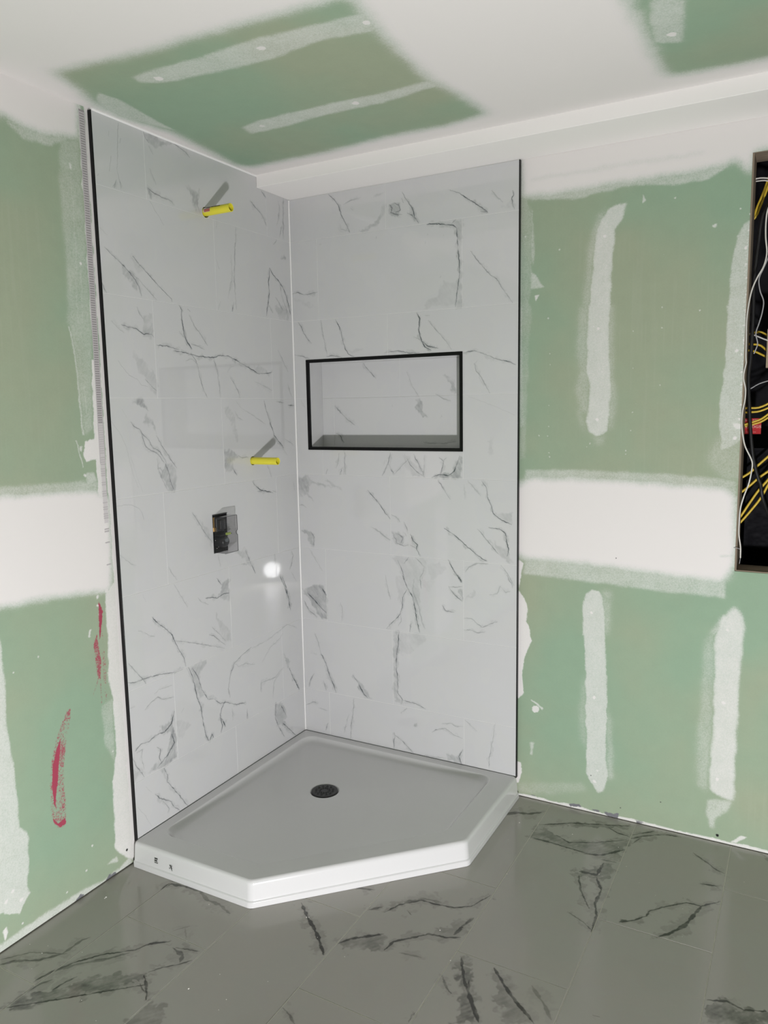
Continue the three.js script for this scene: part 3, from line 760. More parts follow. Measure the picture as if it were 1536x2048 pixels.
// ---------------------------------------------------------------- the room
// Left wall: studs and board as one slab with the holes for the two pipes and the mixer
{
  const holes = [...PIPES.map((p) => circle(p.z, p.y, 0.0185)), rect(VALVE.z0 - 0.001, VALVE.z1 + 0.001, VALVE.y0 - 0.001, VALVE.y1 + 0.001).reverse()];
  const g = toLeftWall(new THREE.ExtrudeGeometry(poly(rect(-0.1, ROOM.z + 0.1, 0.004, ROOM.top + 0.05), holes), { depth: 0.1, bevelEnabled: false, curveSegments: 20 }).translate(0, 0, -0.112));
  const wall = structure(put('wall_left', uvFrom(g, (x, y, z) => [(z - LEFT_UV[0]) / (LEFT_UV[1] - LEFT_UV[0]), (y - LEFT_UV[2]) / (LEFT_UV[3] - LEFT_UV[2])]), M.boardLeft));
  const bed = toLeftWall(new THREE.ExtrudeGeometry(poly(rect(0.0005, 0.9565, RIM + 0.0008, ROOM.top - 0.0005), holes), { depth: 0.0106, bevelEnabled: false, curveSegments: 20 }).translate(0, 0, -0.0114));
  part('grout_bed', bed, M.grout, wall);
  const r = rng(11);
  for (let k = 0; k < 8; k++) {
    const y0 = k ? ROW0 + (k - 1) * ROW : RIM + 0.0009, y1 = k === 7 ? ROOM.top - 0.004 : ROW0 + k * ROW;
    const js = k % 2 ? [0.0035, 0.146, 0.759, 0.957] : [0.0035, 0.4525, 0.957];
    for (let i = 0; i + 1 < js.length; i++) {
      const gap = 0.00065, a = js[i] + (i ? gap : 0), b = js[i + 1] - (i + 2 < js.length ? gap : 0), c = y0 + (k ? gap : 0), d = y1 - gap;
      const cut = []; let outline = rect(a, b, c, d);
      for (const p of PIPES) if (p.z > a && p.z < b && p.y > c + 0.019 && p.y < d - 0.019) cut.push(circle(p.z, p.y, 0.0165));
        else if (p.z > a && p.z < b && Math.abs(p.y - c) <= 0.019) { const n = []; for (let q = 0; q <= 14; q++) { const t = Math.PI * (1 - q / 14); const yy = p.y + Math.sin(t) * 0.0165; if (yy > c) n.push([p.z + Math.cos(t) * 0.0165, yy]); } outline = [[a, c], [p.z - 0.0165, c], ...n, [p.z + 0.0165, c], [b, c], [b, d], [a, d]]; }
      if (VALVE.z0 > a && VALVE.z1 < b && VALVE.y0 > c && VALVE.y1 < d) cut.push(rect(VALVE.z0, VALVE.z1, VALVE.y0, VALVE.y1).reverse());
      let g = toLeftWall(slab(poly(outline, cut), 0.009, 0.0006));
      uvFrom(g, (x, y, z) => [(z - TILE_L[0]) / (TILE_L[1] - TILE_L[0]), (y - TILE_L[2]) / (TILE_L[3] - TILE_L[2])]);
      g.translate(0, -(c + d) / 2, -(a + b) / 2);
      const m = part('tile', g, M.tileLeft, wall); m.position.set(-r() * 0.0003, (c + d) / 2, (a + b) / 2); m.rotation.set(0, (r() - 0.5) * 0.0016, (r() - 0.5) * 0.0012);
    }
  }
  const bead = new THREE.CylinderGeometry(0.003, 0.003, BULK.y - RIM - 0.004, 8); bead.translate(0.0012, (BULK.y + RIM) / 2, 0.0012);
  part('caulk_bead', bead, M.caulk, wall);
  const top = new THREE.CylinderGeometry(0.0045, 0.0045, 0.957 - BULK.z, 8); top.rotateX(Math.PI / 2); top.translate(-0.0005, ROOM.top - 0.0025, (0.957 + BULK.z) / 2);
  part('caulk_bead', top, M.caulk, wall);
}
// Right wall with the niche recess and the unfinished opening
{
  const holes = [rect(NICHE.x0, NICHE.x1, NICHE.y0, NICHE.y1).reverse(), rect(HOLE.x0, HOLE.x1, HOLE.y0, HOLE.y1).reverse()];
  const g = new THREE.ExtrudeGeometry(poly(rect(-0.1, ROOM.x + 0.1, 0.002, ROOM.top + 0.05), holes), { depth: 0.1, bevelEnabled: false }).translate(0, 0, -0.112);
  const wall = structure(put('wall_right', uvFrom(g, (x, y) => [(x - RIGHT_UV[0]) / (RIGHT_UV[1] - RIGHT_UV[0]), (y - RIGHT_UV[2]) / (RIGHT_UV[3] - RIGHT_UV[2])]), M.boardRight));
  part('grout_bed', new THREE.ExtrudeGeometry(poly(rect(0.0005, 0.9475, RIM + 0.0008, BULK.y - 0.0005), [holes[0].map((p) => [...p])]), { depth: 0.0106, bevelEnabled: false }).translate(0, 0, -0.0114), M.grout, wall);
  const r = rng(12), uvR = (x, y) => [(x - TILE_R[0]) / (TILE_R[1] - TILE_R[0]), (y - TILE_R[2]) / (TILE_R[3] - TILE_R[2])];
  const N = NICHE, e = 0.0008;
  for (let k = 0; k < 8; k++) {
    const y0 = k ? ROW0 + (k - 1) * ROW : RIM + 0.0009, y1 = k === 7 ? BULK.y - 0.001 : ROW0 + k * ROW;
    const js = k % 2 ? [0.0035, 0.4335, 0.9475] : [0.0035, 0.127, 0.740, 0.9475];
    for (let i = 0; i + 1 < js.length; i++) {
      const gap = 0.00065, a = js[i] + (i ? gap : 0), b = js[i + 1] - (i + 2 < js.length ? gap : 0), c = y0 + (k ? gap : 0), d = y1 - gap;
      let o = rect(a, b, c, d);
      const lx = N.x0 - e, rx = N.x1 + e, by = N.y0 - e, ty = N.y1 + e;
      if (k === 4 && i === 0) o = [[a, c], [b, c], [b, by], [lx, by], [lx, d], [a, d]];
      if (k === 4 && i === 1) o = rect(a, b, c, by);
      if (k === 5 && i === 0) o = [[a, c], [lx, c], [lx, ty], [b, ty], [b, d], [a, d]];
      if (k === 5 && i === 1) o = [[rx, c], [b, c], [b, d], [a, d], [a, ty], [rx, ty]];
      const t = slab(poly(o), 0.009, 0.0006); uvFrom(t, uvR); t.translate(-(a + b) / 2, -(c + d) / 2, 0);
      const m = part('tile', t, M.tileRight, wall); m.position.set((a + b) / 2, (c + d) / 2, -r() * 0.0003); m.rotation.set((r() - 0.5) * 0.0012, (r() - 0.5) * 0.0016, 0);
    }
  }
  // niche lining: bed behind, four back tiles, four return tiles
  const z1 = -N.depth, uvN = (x, y) => [x / 0.8, (y - 1.2) / 0.5];
  part('niche_bed', [box(N.x0, N.x1, N.y0, N.y1, -0.1118, z1 - 0.0012), box(N.x0, N.x0 + 0.002, N.y0, N.y1, z1 - 0.0082, -0.001), box(N.x1 - 0.002, N.x1, N.y0, N.y1, z1 - 0.0082, -0.001), box(N.x0 + 0.002, N.x1 - 0.002, N.y0, N.y0 + 0.002, z1 - 0.0082, -0.001), box(N.x0 + 0.002, N.x1 - 0.002, N.y1 - 0.002, N.y1, z1 - 0.0082, -0.001)], M.grout, wall);
  const ix0 = N.x0 + 0.0115, ix1 = N.x1 - 0.0115, iy0 = N.y0 + 0.0095, iy1 = N.y1 - 0.0125;
  for (const [a, b, c, d] of [[ix0, 0.1265, iy0, 1.4945], [0.1275, ix1, iy0, 1.4945], [ix0, 0.433, 1.4955, iy1], [0.434, ix1, 1.4955, iy1]]) {
    const t = slab(poly(rect(a + 0.0004, b - 0.0004, c, d)), 0.008, 0.0005); uvFrom(t, uvN); t.translate(-(a + b) / 2, -(c + d) / 2, 0);
    part('niche_tile', t, M.tileNiche, wall).position.set((a + b) / 2, (c + d) / 2, z1);
  }
  const lining = (g) => uvFrom(g, (x, y, z) => uvN(x + z * 0.7, y + z * 0.5));
  part('niche_tile', lining(box(N.x0 + 0.003, ix0, iy0, iy1, z1 - 0.006, -0.0015)), M.tileNiche, wall);
  part('niche_tile', lining(box(ix1, N.x1 - 0.003, iy0, iy1, z1 - 0.006, -0.0015)), M.tileNiche, wall);
  part('niche_tile', lining(box(ix0, ix1, N.y0 + 0.003, iy0, z1 - 0.006, -0.0015)), M.tileNiche, wall);
  part('niche_tile', lining(box(ix0, ix1, iy1, N.y1 - 0.003, z1 - 0.006, -0.0015)), M.tileNiche, wall);
  // the cavity behind the opening: black sheeting on five sides
  const H = HOLE, zc = -0.34, t = 0.02;
  part('cavity_lining', [box(H.x0 - 0.12, H.x1 + 0.12, H.y0 - 0.12, H.y1 + 0.12, zc - t, zc), box(H.x0 - 0.12, H.x0 - 0.1, H.y0 - 0.12, H.y1 + 0.12, zc, -0.112), box(H.x1 + 0.1, H.x1 + 0.12, H.y0 - 0.12, H.y1 + 0.12, zc, -0.112), box(H.x0 - 0.1, H.x1 + 0.1, H.y0 - 0.12, H.y0 - 0.1, zc, -0.112), box(H.x0 - 0.1, H.x1 + 0.1, H.y1 + 0.1, H.y1 + 0.12, zc, -0.112)], M.membrane, wall);
  part('stud', box(H.x0 - 0.001, H.x0 + 0.0055, H.y0 + 0.0005, H.y1 - 0.0005, -0.1125, -0.0155), M.wood, wall);
  part('stud', box(H.x1 - 0.02, H.x1, H.y0, H.y1, -0.1125, -0.0155), M.wood, wall);
  part('stud', box(H.x0 + 0.0055, H.x1 - 0.02, H.y0 - 0.001, H.y0 + 0.004, -0.1125, -0.0145), M.wood, wall);
  part('stud', box(H.x0 + 0.0055, H.x1 - 0.02, H.y1 - 0.003, H.y1 + 0.001, -0.1125, -0.0145), M.wood, wall);
  part('stud', box(1.7165, 1.76, 1.555, 1.672, -0.14, -0.1), std({ color: lin(0.36, 0.29, 0.2), roughness: 0.85 }), wall);
  part('cavity_panel', box(H.x0 + 0.012, H.x1 - 0.03, H.y0 + 0.05, 1.30, -0.19, -0.183), M.membrane, wall);
}
// Floor: slab, then every tile of the half-bond pattern
{
  const floor = structure(put('floor', box(-0.05, ROOM.x + 0.05, -0.12, -0.0012, -0.05, ROOM.z + 0.05), M.floorGrout));
  const r = rng(13), px = 0.3025, pz = 0.6125;
  for (let s = -1; s < 13; s++) for (let n = -1; n < 7; n++) {
    const x0 = Math.max(-0.011, 0.1735 + s * px), x1 = Math.min(ROOM.x, 0.1735 + (s + 1) * px), base = Math.abs(s) % 2 ? 0.25 : 0.5585;
    const z0 = Math.max(-0.011, base + n * pz), z1 = Math.min(ROOM.z, base + (n + 1) * pz);
    if (x1 - x0 < 0.02 || z1 - z0 < 0.02) continue;
    const g = toFloor(slab(poly(rect(x0 + 0.0013, x1 - 0.0013, z0 + 0.0013, z1 - 0.0013)), 0.009, 0.0007));
    uvFrom(g, (x, y, z) => [(x - FLOOR_UV[0]) / (FLOOR_UV[1] - FLOOR_UV[0]), (z - FLOOR_UV[2]) / (FLOOR_UV[3] - FLOOR_UV[2])]);
    g.translate(-(x0 + x1) / 2, 0, -(z0 + z1) / 2);
    const m = part('tile', g, M.floorTile, floor); m.position.set((x0 + x1) / 2, -r() * 0.0002, (z0 + z1) / 2); m.rotation.set((r() - 0.5) * 0.001, 0, (r() - 0.5) * 0.001);
  }
}
structure(put('ceiling', uvFrom(box(-0.1, ROOM.x + 0.1, ROOM.top, ROOM.top + 0.1, -0.1, ROOM.z + 0.1), (x, y, z) => [(x - CEIL_UV[0]) / (CEIL_UV[1] - CEIL_UV[0]), (z - CEIL_UV[2]) / (CEIL_UV[3] - CEIL_UV[2])]), M.boardCeil));
structure(put('trim_1', box(0.0004, ROOM.x, BULK.y, ROOM.top + 0.01, -0.0115, BULK.z, 0.0018), M.compound), 'white plastered bulkhead under the ceiling');
structure(put('unseen_wall_side', uvFrom(box(ROOM.x, ROOM.x + 0.1, 0, ROOM.top, -0.1, ROOM.z + 0.1), (x, y, z) => [(z + 0.1) / 3.9, (y + 0.05) / 2.5]), M.boardPlain));  // out of view, set well back to weaken the bounced light
structure(put('unseen_wall_near', uvFrom(box(-0.1, ROOM.x + 0.1, 0, ROOM.top, ROOM.z, ROOM.z + 0.1), (x, y) => [(x + 0.1) / 3.9, (y + 0.05) / 2.5]), M.boardPlain));  // out of view behind the camera, its distance also lowers bounced light

// ---------------------------------------------------------------- shower tray
// A ring of the tray's five-sided plan, pulled in by separate amounts at walls (w) and open sides (o), corners rounded by rad
const PLAN = [[0.002, 0.002], [0.002, 0.985], [0.474, 0.981], [0.963, 0.489], [0.963, 0.002]];
function ring(w, o, rad, n = 10, walls = w) {
  const inset = [walls, o, o, o, walls], L = PLAN.map((a, i) => { const b = PLAN[(i + 1) % 5], d = Math.hypot(b[0] - a[0], b[1] - a[1]), nx = (b[1] - a[1]) / d, nz = -(b[0] - a[0]) / d; return { p: [a[0] + nx * inset[i], a[1] + nz * inset[i]], d: [(b[0] - a[0]) / d, (b[1] - a[1]) / d] }; });
  const C = L.map((l, i) => { const m = L[(i + 4) % 5], q = l.d[0] * m.d[1] - l.d[1] * m.d[0], t = ((m.p[0] - l.p[0]) * m.d[1] - (m.p[1] - l.p[1]) * m.d[0]) / q; return [l.p[0] + l.d[0] * t, l.p[1] + l.d[1] * t]; });
  const pts = [];
  C.forEach((c, i) => {
    const a = L[(i + 4) % 5].d, b = L[i].d, cosT = -(a[0] * b[0] + a[1] * b[1]), half = Math.acos(clamp(cosT, -1, 1)) / 2, rr = Math.max(0.0005, Array.isArray(rad) ? rad[i] : rad), t = rr / Math.tan(half);
    const s = [c[0] - a[0] * t, c[1] - a[1] * t], e = [c[0] + b[0] * t, c[1] + b[1] * t], bis = [b[0] - a[0], b[1] - a[1]], bl = Math.hypot(...bis), o2 = [c[0] + (bis[0] / bl) * rr / Math.sin(half), c[1] + (bis[1] / bl) * rr / Math.sin(half)];
    let a0 = Math.atan2(s[1] - o2[1], s[0] - o2[0]), a1 = Math.atan2(e[1] - o2[1], e[0] - o2[0]); while (a1 - a0 > Math.PI) a1 -= 2 * Math.PI; while (a0 - a1 > Math.PI) a1 += 2 * Math.PI;
    for (let k = 0; k <= n; k++) { const g = a0 + (a1 - a0) * k / n; pts.push([o2[0] + Math.cos(g) * rr, o2[1] + Math.sin(g) * rr]); }
    const nx = C[(i + 1) % 5], f = L[i].d; for (let k = 1; k < 6; k++) { const u = k / 6; pts.push([e[0] + (nx[0] - f[0] * t - e[0]) * u, e[1] + (nx[1] - f[1] * t - e[1]) * u]); }
  });
  return pts;
}
function loft(rings) {   // rings: [points, height or height function]
  const n = rings[0][0].length, pos = [], idx = [];
  for (const [p, y] of rings) for (const q of p) pos.push(q[0], typeof y === 'function' ? y(q) : y, q[1]);
  for (let k = 0; k + 1 < rings.length; k++) for (let i = 0; i < n; i++) { const a = k * n + i, b = k * n + (i + 1) % n, c = a + n, d = b + n; idx.push(a, b, d, a, d, c); }
  const g = new THREE.BufferGeometry(); g.setAttribute('position', new THREE.Float32BufferAttribute(pos, 3)); g.setIndex(idx); g.computeVertexNormals(); return g;
}
const DRAIN = [0.326, 0.352];
{
  const tray = thing('shower_tray', [0, 0, 0], 'white five-sided corner shower tray with round black drain', 'shower tray');
  const corner = [0.004, 0.006, 0.03, 0.03, 0.006], cin = [0.05, 0.055, 0.07, 0.07, 0.055], R = [];
  const out = (o, y, c = corner) => R.push([ring(0, o, c), y]);
  out(0.0, 0.0005); out(0.0, 0.016); out(0.0008, 0.0185); out(0.0044, 0.0198); out(0.0050, 0.0212); out(0.0053, 0.024);   // skirt and its groove
  out(0.0092, 0.066); for (let k = 0; k <= 6; k++) { const a = (k / 6) * Math.PI / 2; out(0.0097 + 0.012 * (1 - Math.cos(a)), 0.067 + 0.012 * Math.sin(a)); }
  const lip = (w, o, y) => R.push([ring(w, o, cin.map((c) => c * 0.9)), y]);
  lip(0.034, 0.088, RIM); lip(0.036, 0.0905, RIM - 0.0006); lip(0.0385, 0.0935, RIM - 0.0025); lip(0.0415, 0.097, RIM - 0.0065); lip(0.045, 0.101, RIM - 0.012); lip(0.0485, 0.105, RIM - 0.017); lip(0.0535, 0.11, RIM - 0.0205); lip(0.062, 0.119, RIM - 0.0225);
  const last = ring(0.062, 0.119, cin), circleAt = (rad) => last.map((q) => { const a = Math.atan2(q[1] - DRAIN[1], q[0] - DRAIN[0]); return [DRAIN[0] + Math.cos(a) * rad, DRAIN[1] + Math.sin(a) * rad]; });
  const c1 = circleAt(0.056);
  for (const f of [0.3, 0.6, 0.85]) R.push([last.map((q, i) => [q[0] + (c1[i][0] - q[0]) * f, q[1] + (c1[i][1] - q[1]) * f]), RIM - 0.0225 - 0.0155 * f]);
  R.push([c1, 0.0405], [circleAt(0.0535), 0.0395], [circleAt(0.052), 0.034], [circleAt(0.0005), 0.034]);
  part('basin', loft(R), M.acrylic, tray);
  const plate = new THREE.LatheGeometry([[0, 0.0415], [0.046, 0.0415], [0.0495, 0.0405], [0.0505, 0.036], [0, 0.036]].map((p) => new THREE.Vector2(...p)).reverse(), 48); plate.translate(DRAIN[0], 0, DRAIN[1]);
  const drain = part('drain_cover', plate, phys({ color: lin(0.008, 0.008, 0.008), roughness: 0.35 }), tray);
  const bars = [];
  for (let k = 0; k < 12; k++) { const a = (k / 12) * Math.PI * 2; for (const [rad, s] of [[0.018, 0.009], [0.032, 0.011]]) { const b = new THREE.TorusGeometry(s * 0.42, 0.0012, 5, 10); b.rotateX(Math.PI / 2); b.translate(DRAIN[0] + Math.cos(a + rad * 9) * rad, 0.0416, DRAIN[1] + Math.sin(a + rad * 9) * rad); bars.push(b); } }
  part('pattern', bars, phys({ color: lin(0.03, 0.03, 0.03), roughness: 0.3 }), drain);
  // two small black prints on the apron beside the left wall
  const print = [], zf = (y) => 0.9862 - (y - 0.024) * 0.131 - 0.0052;
  const mark = (x, y, w, h, a = 0) => { const b = new THREE.BoxGeometry(w, h, 0.0004); b.rotateZ(a); b.rotateX(-0.13); b.translate(x, y, zf(y) + 0.0015); print.push(b); };
  mark(0.101, 0.0515, 0.013, 0.003); mark(0.1, 0.045, 0.0115, 0.003); mark(0.102, 0.039, 0.0145, 0.0018);
  mark(0.1605, 0.0455, 0.0035, 0.0025); mark(0.166, 0.042, 0.011, 0.002, -0.9); mark(0.164, 0.0405, 0.009, 0.0016, 0.75); mark(0.168, 0.0345, 0.008, 0.002, -0.9); mark(0.167, 0.0465, 0.006, 0.0012); mark(0.159, 0.0365, 0.0028, 0.002);
  const ink = std({ color: lin(0.02, 0.02, 0.02), roughness: 0.6 }); part('printed_mark', print.slice(0, 3), ink, tray); part('printed_mark', print.slice(3), ink, tray);
}

// ---------------------------------------------------------------- black edge trims
{
  const t = thing('tile_edge_trim', [0, 0, 0], 'tall black metal edge trim beside the perforated strip at the left wall', 'edge trim');
  part('profile', box(-0.0115, 0.0016, RIM - 0.006, ROOM.top - 0.006, 0.9574, 0.9606, 0.0008), M.black, t);
  const fq = rng(19), lean = (y) => 0.9715 + (2.316 - y) * 0.006, bars = [], rails = [];
  for (let y = 0.99; y < 2.3; y += 0.0068) if (fq() < (y - 0.9) * 1.9) bars.push(box(-0.0117, -0.0108, y, y + 0.0034, lean(y) + 0.0015, lean(y) + 0.0185));
  for (const o of [0, 0.018]) for (let y = 1.3; y < 2.3; y += 0.02) rails.push(box(-0.0117, -0.0107, y, Math.min(2.305, y + 0.0201), lean(y + 0.01) + o, lean(y + 0.01) + o + 0.002));
  const fl = part('flange', [...rails, ...bars], M.flange, t); fl.userData.label = 'pale perforated fixing strip';
  const pale = []; for (let y = 1.12; y < 1.42; y += 0.05) pale.push(box(-0.0121, -0.0114, y, Math.min(1.42, y + 0.0502), lean(y + 0.025) + 0.002, lean(y + 0.025) + 0.017));
  part('adhesive', pale, std({ color: lin(0.60, 0.57, 0.575), roughness: 0.95 }), t);
  const back = []; for (let y = 1.42; y < 2.3; y += 0.05) back.push(box(-0.0121, -0.0116, y, Math.min(2.305, y + 0.0502), lean(y + 0.025) + 0.001, lean(y + 0.025) + 0.019));
  part('adhesive', back, M.thinset, t);
  const u = thing('tile_edge_trim', [0, 0, 0], 'thin black metal edge trim where tiles meet green wall board under the bulkhead', 'edge trim');
  part('profile', box(0.9478, 0.9515, RIM - 0.004, BULK.y - 0.002, -0.0115, 0.0016, 0.0008), M.black, u);
}
// mitred black frame round the niche
{
  const N = NICHE, w = 0.0125, f = thing('niche_frame', [N.x0, N.y0, 0], 'black metal frame with mitred corners round the shower niche', 'frame');
  const W = N.x1 - N.x0, H = N.y1 - N.y0, g = 0.0004, bars = [[[g, 0], [W - g, 0], [W - w - g, w], [w + g, w]], [[W, g], [W, H - g], [W - w, H - w - g], [W - w, w + g]], [[W - g, H], [g, H], [w + g, H - w], [W - w - g, H - w]], [[0, H - g], [0, g], [w, w + g], [w, H - w - g]]];
  for (const b of bars) part('frame_bar', slab(poly(b), 0.0095, 0.0005).translate(0, 0, 0.0014), M.black, f);
}
// ---------------------------------------------------------------- yellow pipe stubs
PIPES.forEach((p, i) => {
  const t = thing('pipe_stub', [0, p.y, p.z], i ? 'lower yellow plastic pipe stub, just above the clear mixer box' : 'yellow plastic pipe stub near the ceiling with red and white sticker', 'pipe');
  const g = new THREE.LatheGeometry([[0.0108, -0.06], [0.0138, -0.06], [0.0138, p.len - 0.001], [0.0130, p.len], [0.0116, p.len], [0.0108, p.len - 0.002], [0.0108, -0.06]].map((q) => new THREE.Vector2(...q)), 36); g.rotateZ(-Math.PI / 2);
  part('pipe', g, M.pipe, t);
  const shaded_bore = new THREE.CylinderGeometry(0.0107, 0.0107, 0.004, 24); shaded_bore.rotateZ(Math.PI / 2); shaded_bore.translate(p.len - 0.03, 0, 0); part('shaded_bore', shaded_bore, phys({ color: lin(0.62, 0.47, 0.01), roughness: 0.5 }), t);  // open bore: a darker yellow disc inside stands in for its shade
  const ringG = new THREE.CylinderGeometry(0.0182, 0.0182, 0.05, 24, 1, true); ringG.rotateZ(Math.PI / 2); ringG.translate(-0.04, 0, 0); part('hole_shade', ringG, phys({ color: lin(0.01, 0.01, 0.01), roughness: 0.8, side: THREE.DoubleSide }), t);  // black lining that paints the shade in the gap round the pipe
  if (!i) {
    const wrap = (x0, x1, a0, a1, c, rad = 0.01395) => { const s = new THREE.CylinderGeometry(rad, rad, x1 - x0, 14, 1, true, -a1, a1 - a0); s.rotateZ(-Math.PI / 2); s.translate((x0 + x1) / 2, 0, 0); return s; };
    // angle 0 faces the room along +z, a quarter turn is the top of the pipe
    part('sticker', wrap(0.001, 0.03, -0.35, 1.5), std({ color: lin(0.66, 0.62, 0.62), roughness: 0.6, side: THREE.DoubleSide }), t).userData.label = 'white sticker patch';
    part('sticker', wrap(0.004, 0.03, -0.3, 0.45, 0, 0.0141), std({ color: lin(0.45, 0.13, 0.10), roughness: 0.6, side: THREE.DoubleSide }), t).userData.label = 'red sticker patch';
    part('printed_line', [wrap(0.012, 0.030, 0.62, 0.98, 0, 0.01415), wrap(0.033, 0.045, 0.68, 0.98, 0, 0.01415), wrap(0.047, 0.072, 0.66, 1.0, 0, 0.01415)], std({ color: lin(0.035, 0.008, 0.012), roughness: 0.6, side: THREE.DoubleSide }), t);
  }
});
// ---------------------------------------------------------------- mixer rough-in under its clear cover
{
  const V = VALVE, w = V.z1 - V.z0, h = V.y1 - V.y0, t = thing('mixer_box', [0, V.y0, V.z0], 'shower mixer valve in the wall behind a smoky clear plastic cover', 'mixer valve');
  const rr = (x0, x1, y0, y1, r) => { const s = new THREE.Shape(); s.moveTo(x0 + r, y0); s.lineTo(x1 - r, y0); s.quadraticCurveTo(x1, y0, x1, y0 + r); s.lineTo(x1, y1 - r); s.quadraticCurveTo(x1, y1, x1 - r, y1); s.lineTo(x0 + r, y1); s.quadraticCurveTo(x0, y1, x0, y1 - r); s.lineTo(x0, y0 + r); s.quadraticCurveTo(x0, y0, x0 + r, y0); return s; };
  const smoke = phys({ color: lin(0.78, 0.775, 0.78), roughness: 0.04, transmission: 1, thickness: 0, ior: 1.5, side: THREE.DoubleSide });
  const edge = phys({ color: lin(0.03, 0.03, 0.032), roughness: 0.3 });
  const x1 = 0.05, e = 0.0022;
  // walls of the cover: single sheets on four sides, front sheet with a notch in its far edge
  const front = new THREE.Shape(); front.moveTo(e + 0.004, e); front.lineTo(w - e, e); front.lineTo(w - e, h - e); front.lineTo(e + 0.004, h - e); front.quadraticCurveTo(e, h - e, e, h - e - 0.004); front.lineTo(e, h * 0.58); front.lineTo(e + 0.006, h * 0.555); front.lineTo(e + 0.006, h * 0.48); front.lineTo(e, h * 0.455); front.lineTo(e, e + 0.004); front.quadraticCurveTo(e, e, e + 0.004, e);
  const sheet = (pts) => { const g = new THREE.BufferGeometry(); g.setAttribute('position', new THREE.Float32BufferAttribute([0, 1, 2, 0, 2, 3].flatMap((k) => pts[k]), 3)); g.setAttribute('uv', new THREE.Float32BufferAttribute(new Array(12).fill(0), 2)); g.computeVertexNormals(); return g; };
  const fg = new THREE.ShapeGeometry(front, 6).toNonIndexed(); { const p = fg.attributes.position; for (let i = 0; i < p.count; i++) { const a = p.getX(i), b = p.getY(i); p.setXYZ(i, x1, b, a); } fg.computeVertexNormals(); }
  part('cover', [fg, sheet([[-0.01, e, w - e], [x1, e, w - e], [x1, h - e, w - e], [-0.01, h - e, w - e]]), sheet([[-0.01, e, e], [-0.01, h - e, e], [x1, h - e, e], [x1, e, e]]), sheet([[-0.01, h - e, e], [-0.01, h - e, w - e], [x1, h - e, w - e], [x1, h - e, e]]), sheet([[-0.01, e, e], [x1, e, e], [x1, e, w - e], [-0.01, e, w - e]])], smoke, t);
  const outline = front.getPoints(6), rim = [];
  for (let i = 0; i + 1 < outline.length; i++) { const a = outline[i], b = outline[i + 1], d = a.distanceTo(b); if (d < 1e-5 || (a.x > w - e - 1e-4 && b.x > w - e - 1e-4)) continue; const c = new THREE.BoxGeometry(0.0014, 0.0014, d + 0.0008); c.rotateX(-Math.atan2(b.y - a.y, b.x - a.x)); c.translate(x1, (a.y + b.y) / 2, (a.x + b.x) / 2); rim.push(c); }
  part('cover_edge', rim, edge, t);
  part('housing', [box(-0.1, -0.0985, -0.0006, h + 0.0006, 0, w), box(-0.0985, 0.0012, h - 0.0012, h + 0.0006, 0, w), box(-0.0985, 0.0012, -0.0006, 0.0012, 0, w), box(-0.0985, 0.0006, 0.0012, h - 0.0012, -0.0006, 0.0012), box(-0.0985, 0.0006, 0.0012, h - 0.0012, w - 0.0012, w + 0.0006)], M.blackPlastic, t);
  part('hood', box(-0.002, 0.004, h + 0.0005, h + 0.003, -0.001, w + 0.001, 0.001), M.blackPlastic, t);
  const cap = new THREE.LatheGeometry([[0.0005, 0.034], [0.014, 0.033], [0.019, 0.028], [0.021, 0.02], [0.021, -0.05], [0, -0.05]].map((p) => new THREE.Vector2(...p)).reverse(), 28); cap.rotateZ(-Math.PI / 2); cap.translate(-0.004, h * 0.29, w * 0.5);
  const ribs = []; for (let k = 0; k < 14; k++) { const a = (k / 14) * 6.283, b = new THREE.BoxGeometry(0.03, 0.0016, 0.002); b.translate(0.002, 0.021, 0); b.rotateX(a); b.translate(-0.004, h * 0.29, w * 0.5); ribs.push(b); }
  const body = part('cartridge', cap, M.blackPlastic, t); part('rib', ribs, M.blackPlastic, body);
  part('divider', box(-0.06, 0.028, h * 0.47, h * 0.485, 0.006, w - 0.006, 0.0006), M.blackPlastic, t);
  part('valve_body', [box(-0.08, 0.0, h * 0.52, h * 0.93, 0.012, w - 0.02, 0.006), box(-0.03, 0.012, h * 0.6, h * 0.86, 0.02, w - 0.028, 0.003)], M.blackPlastic, t);
  const brass = new THREE.CylinderGeometry(0.009, 0.009, 0.05, 20); brass.rotateX(0); brass.translate(-0.012, h * 0.76, w - 0.011); const nut = new THREE.CylinderGeometry(0.0125, 0.0125, 0.014, 6); nut.translate(-0.012, h * 0.62, w - 0.0145);
  part('fitting', [brass, nut], phys({ color: lin(0.55, 0.33, 0.12), metalness: 0.9, roughness: 0.35 }), t).userData.label = 'brass fitting';
  const vial = new THREE.CylinderGeometry(0.0048, 0.0048, 0.02, 16); vial.rotateX(Math.PI / 2); vial.translate(0.032, h * 0.5, w * 0.42); part('level_vial', vial, phys({ color: lin(0.42, 0.55, 0.10), roughness: 0.2 }), t).userData.label = 'yellow-green bubble level';
  const knob = new THREE.CylinderGeometry(0.0072, 0.0072, 0.006, 20); knob.rotateZ(Math.PI / 2); knob.translate(0.032, h * 0.34, w * 0.55); part('screw', knob, phys({ color: lin(0.12, 0.14, 0.15), roughness: 0.4 }), t);
  const flecks = []; const r = rng(8); for (let k = 0; k < 4; k++) flecks.push(box(0, 0.0012, 0, 0.0012 + r() * 0.002, 0, 0.0015).translate(-0.012 + r() * 0.03, 0.006 + r() * h * 0.35, w - 0.004 - r() * 0.02)); flecks.forEach((f) => part('dust_fleck', f, M.compound, t));
}
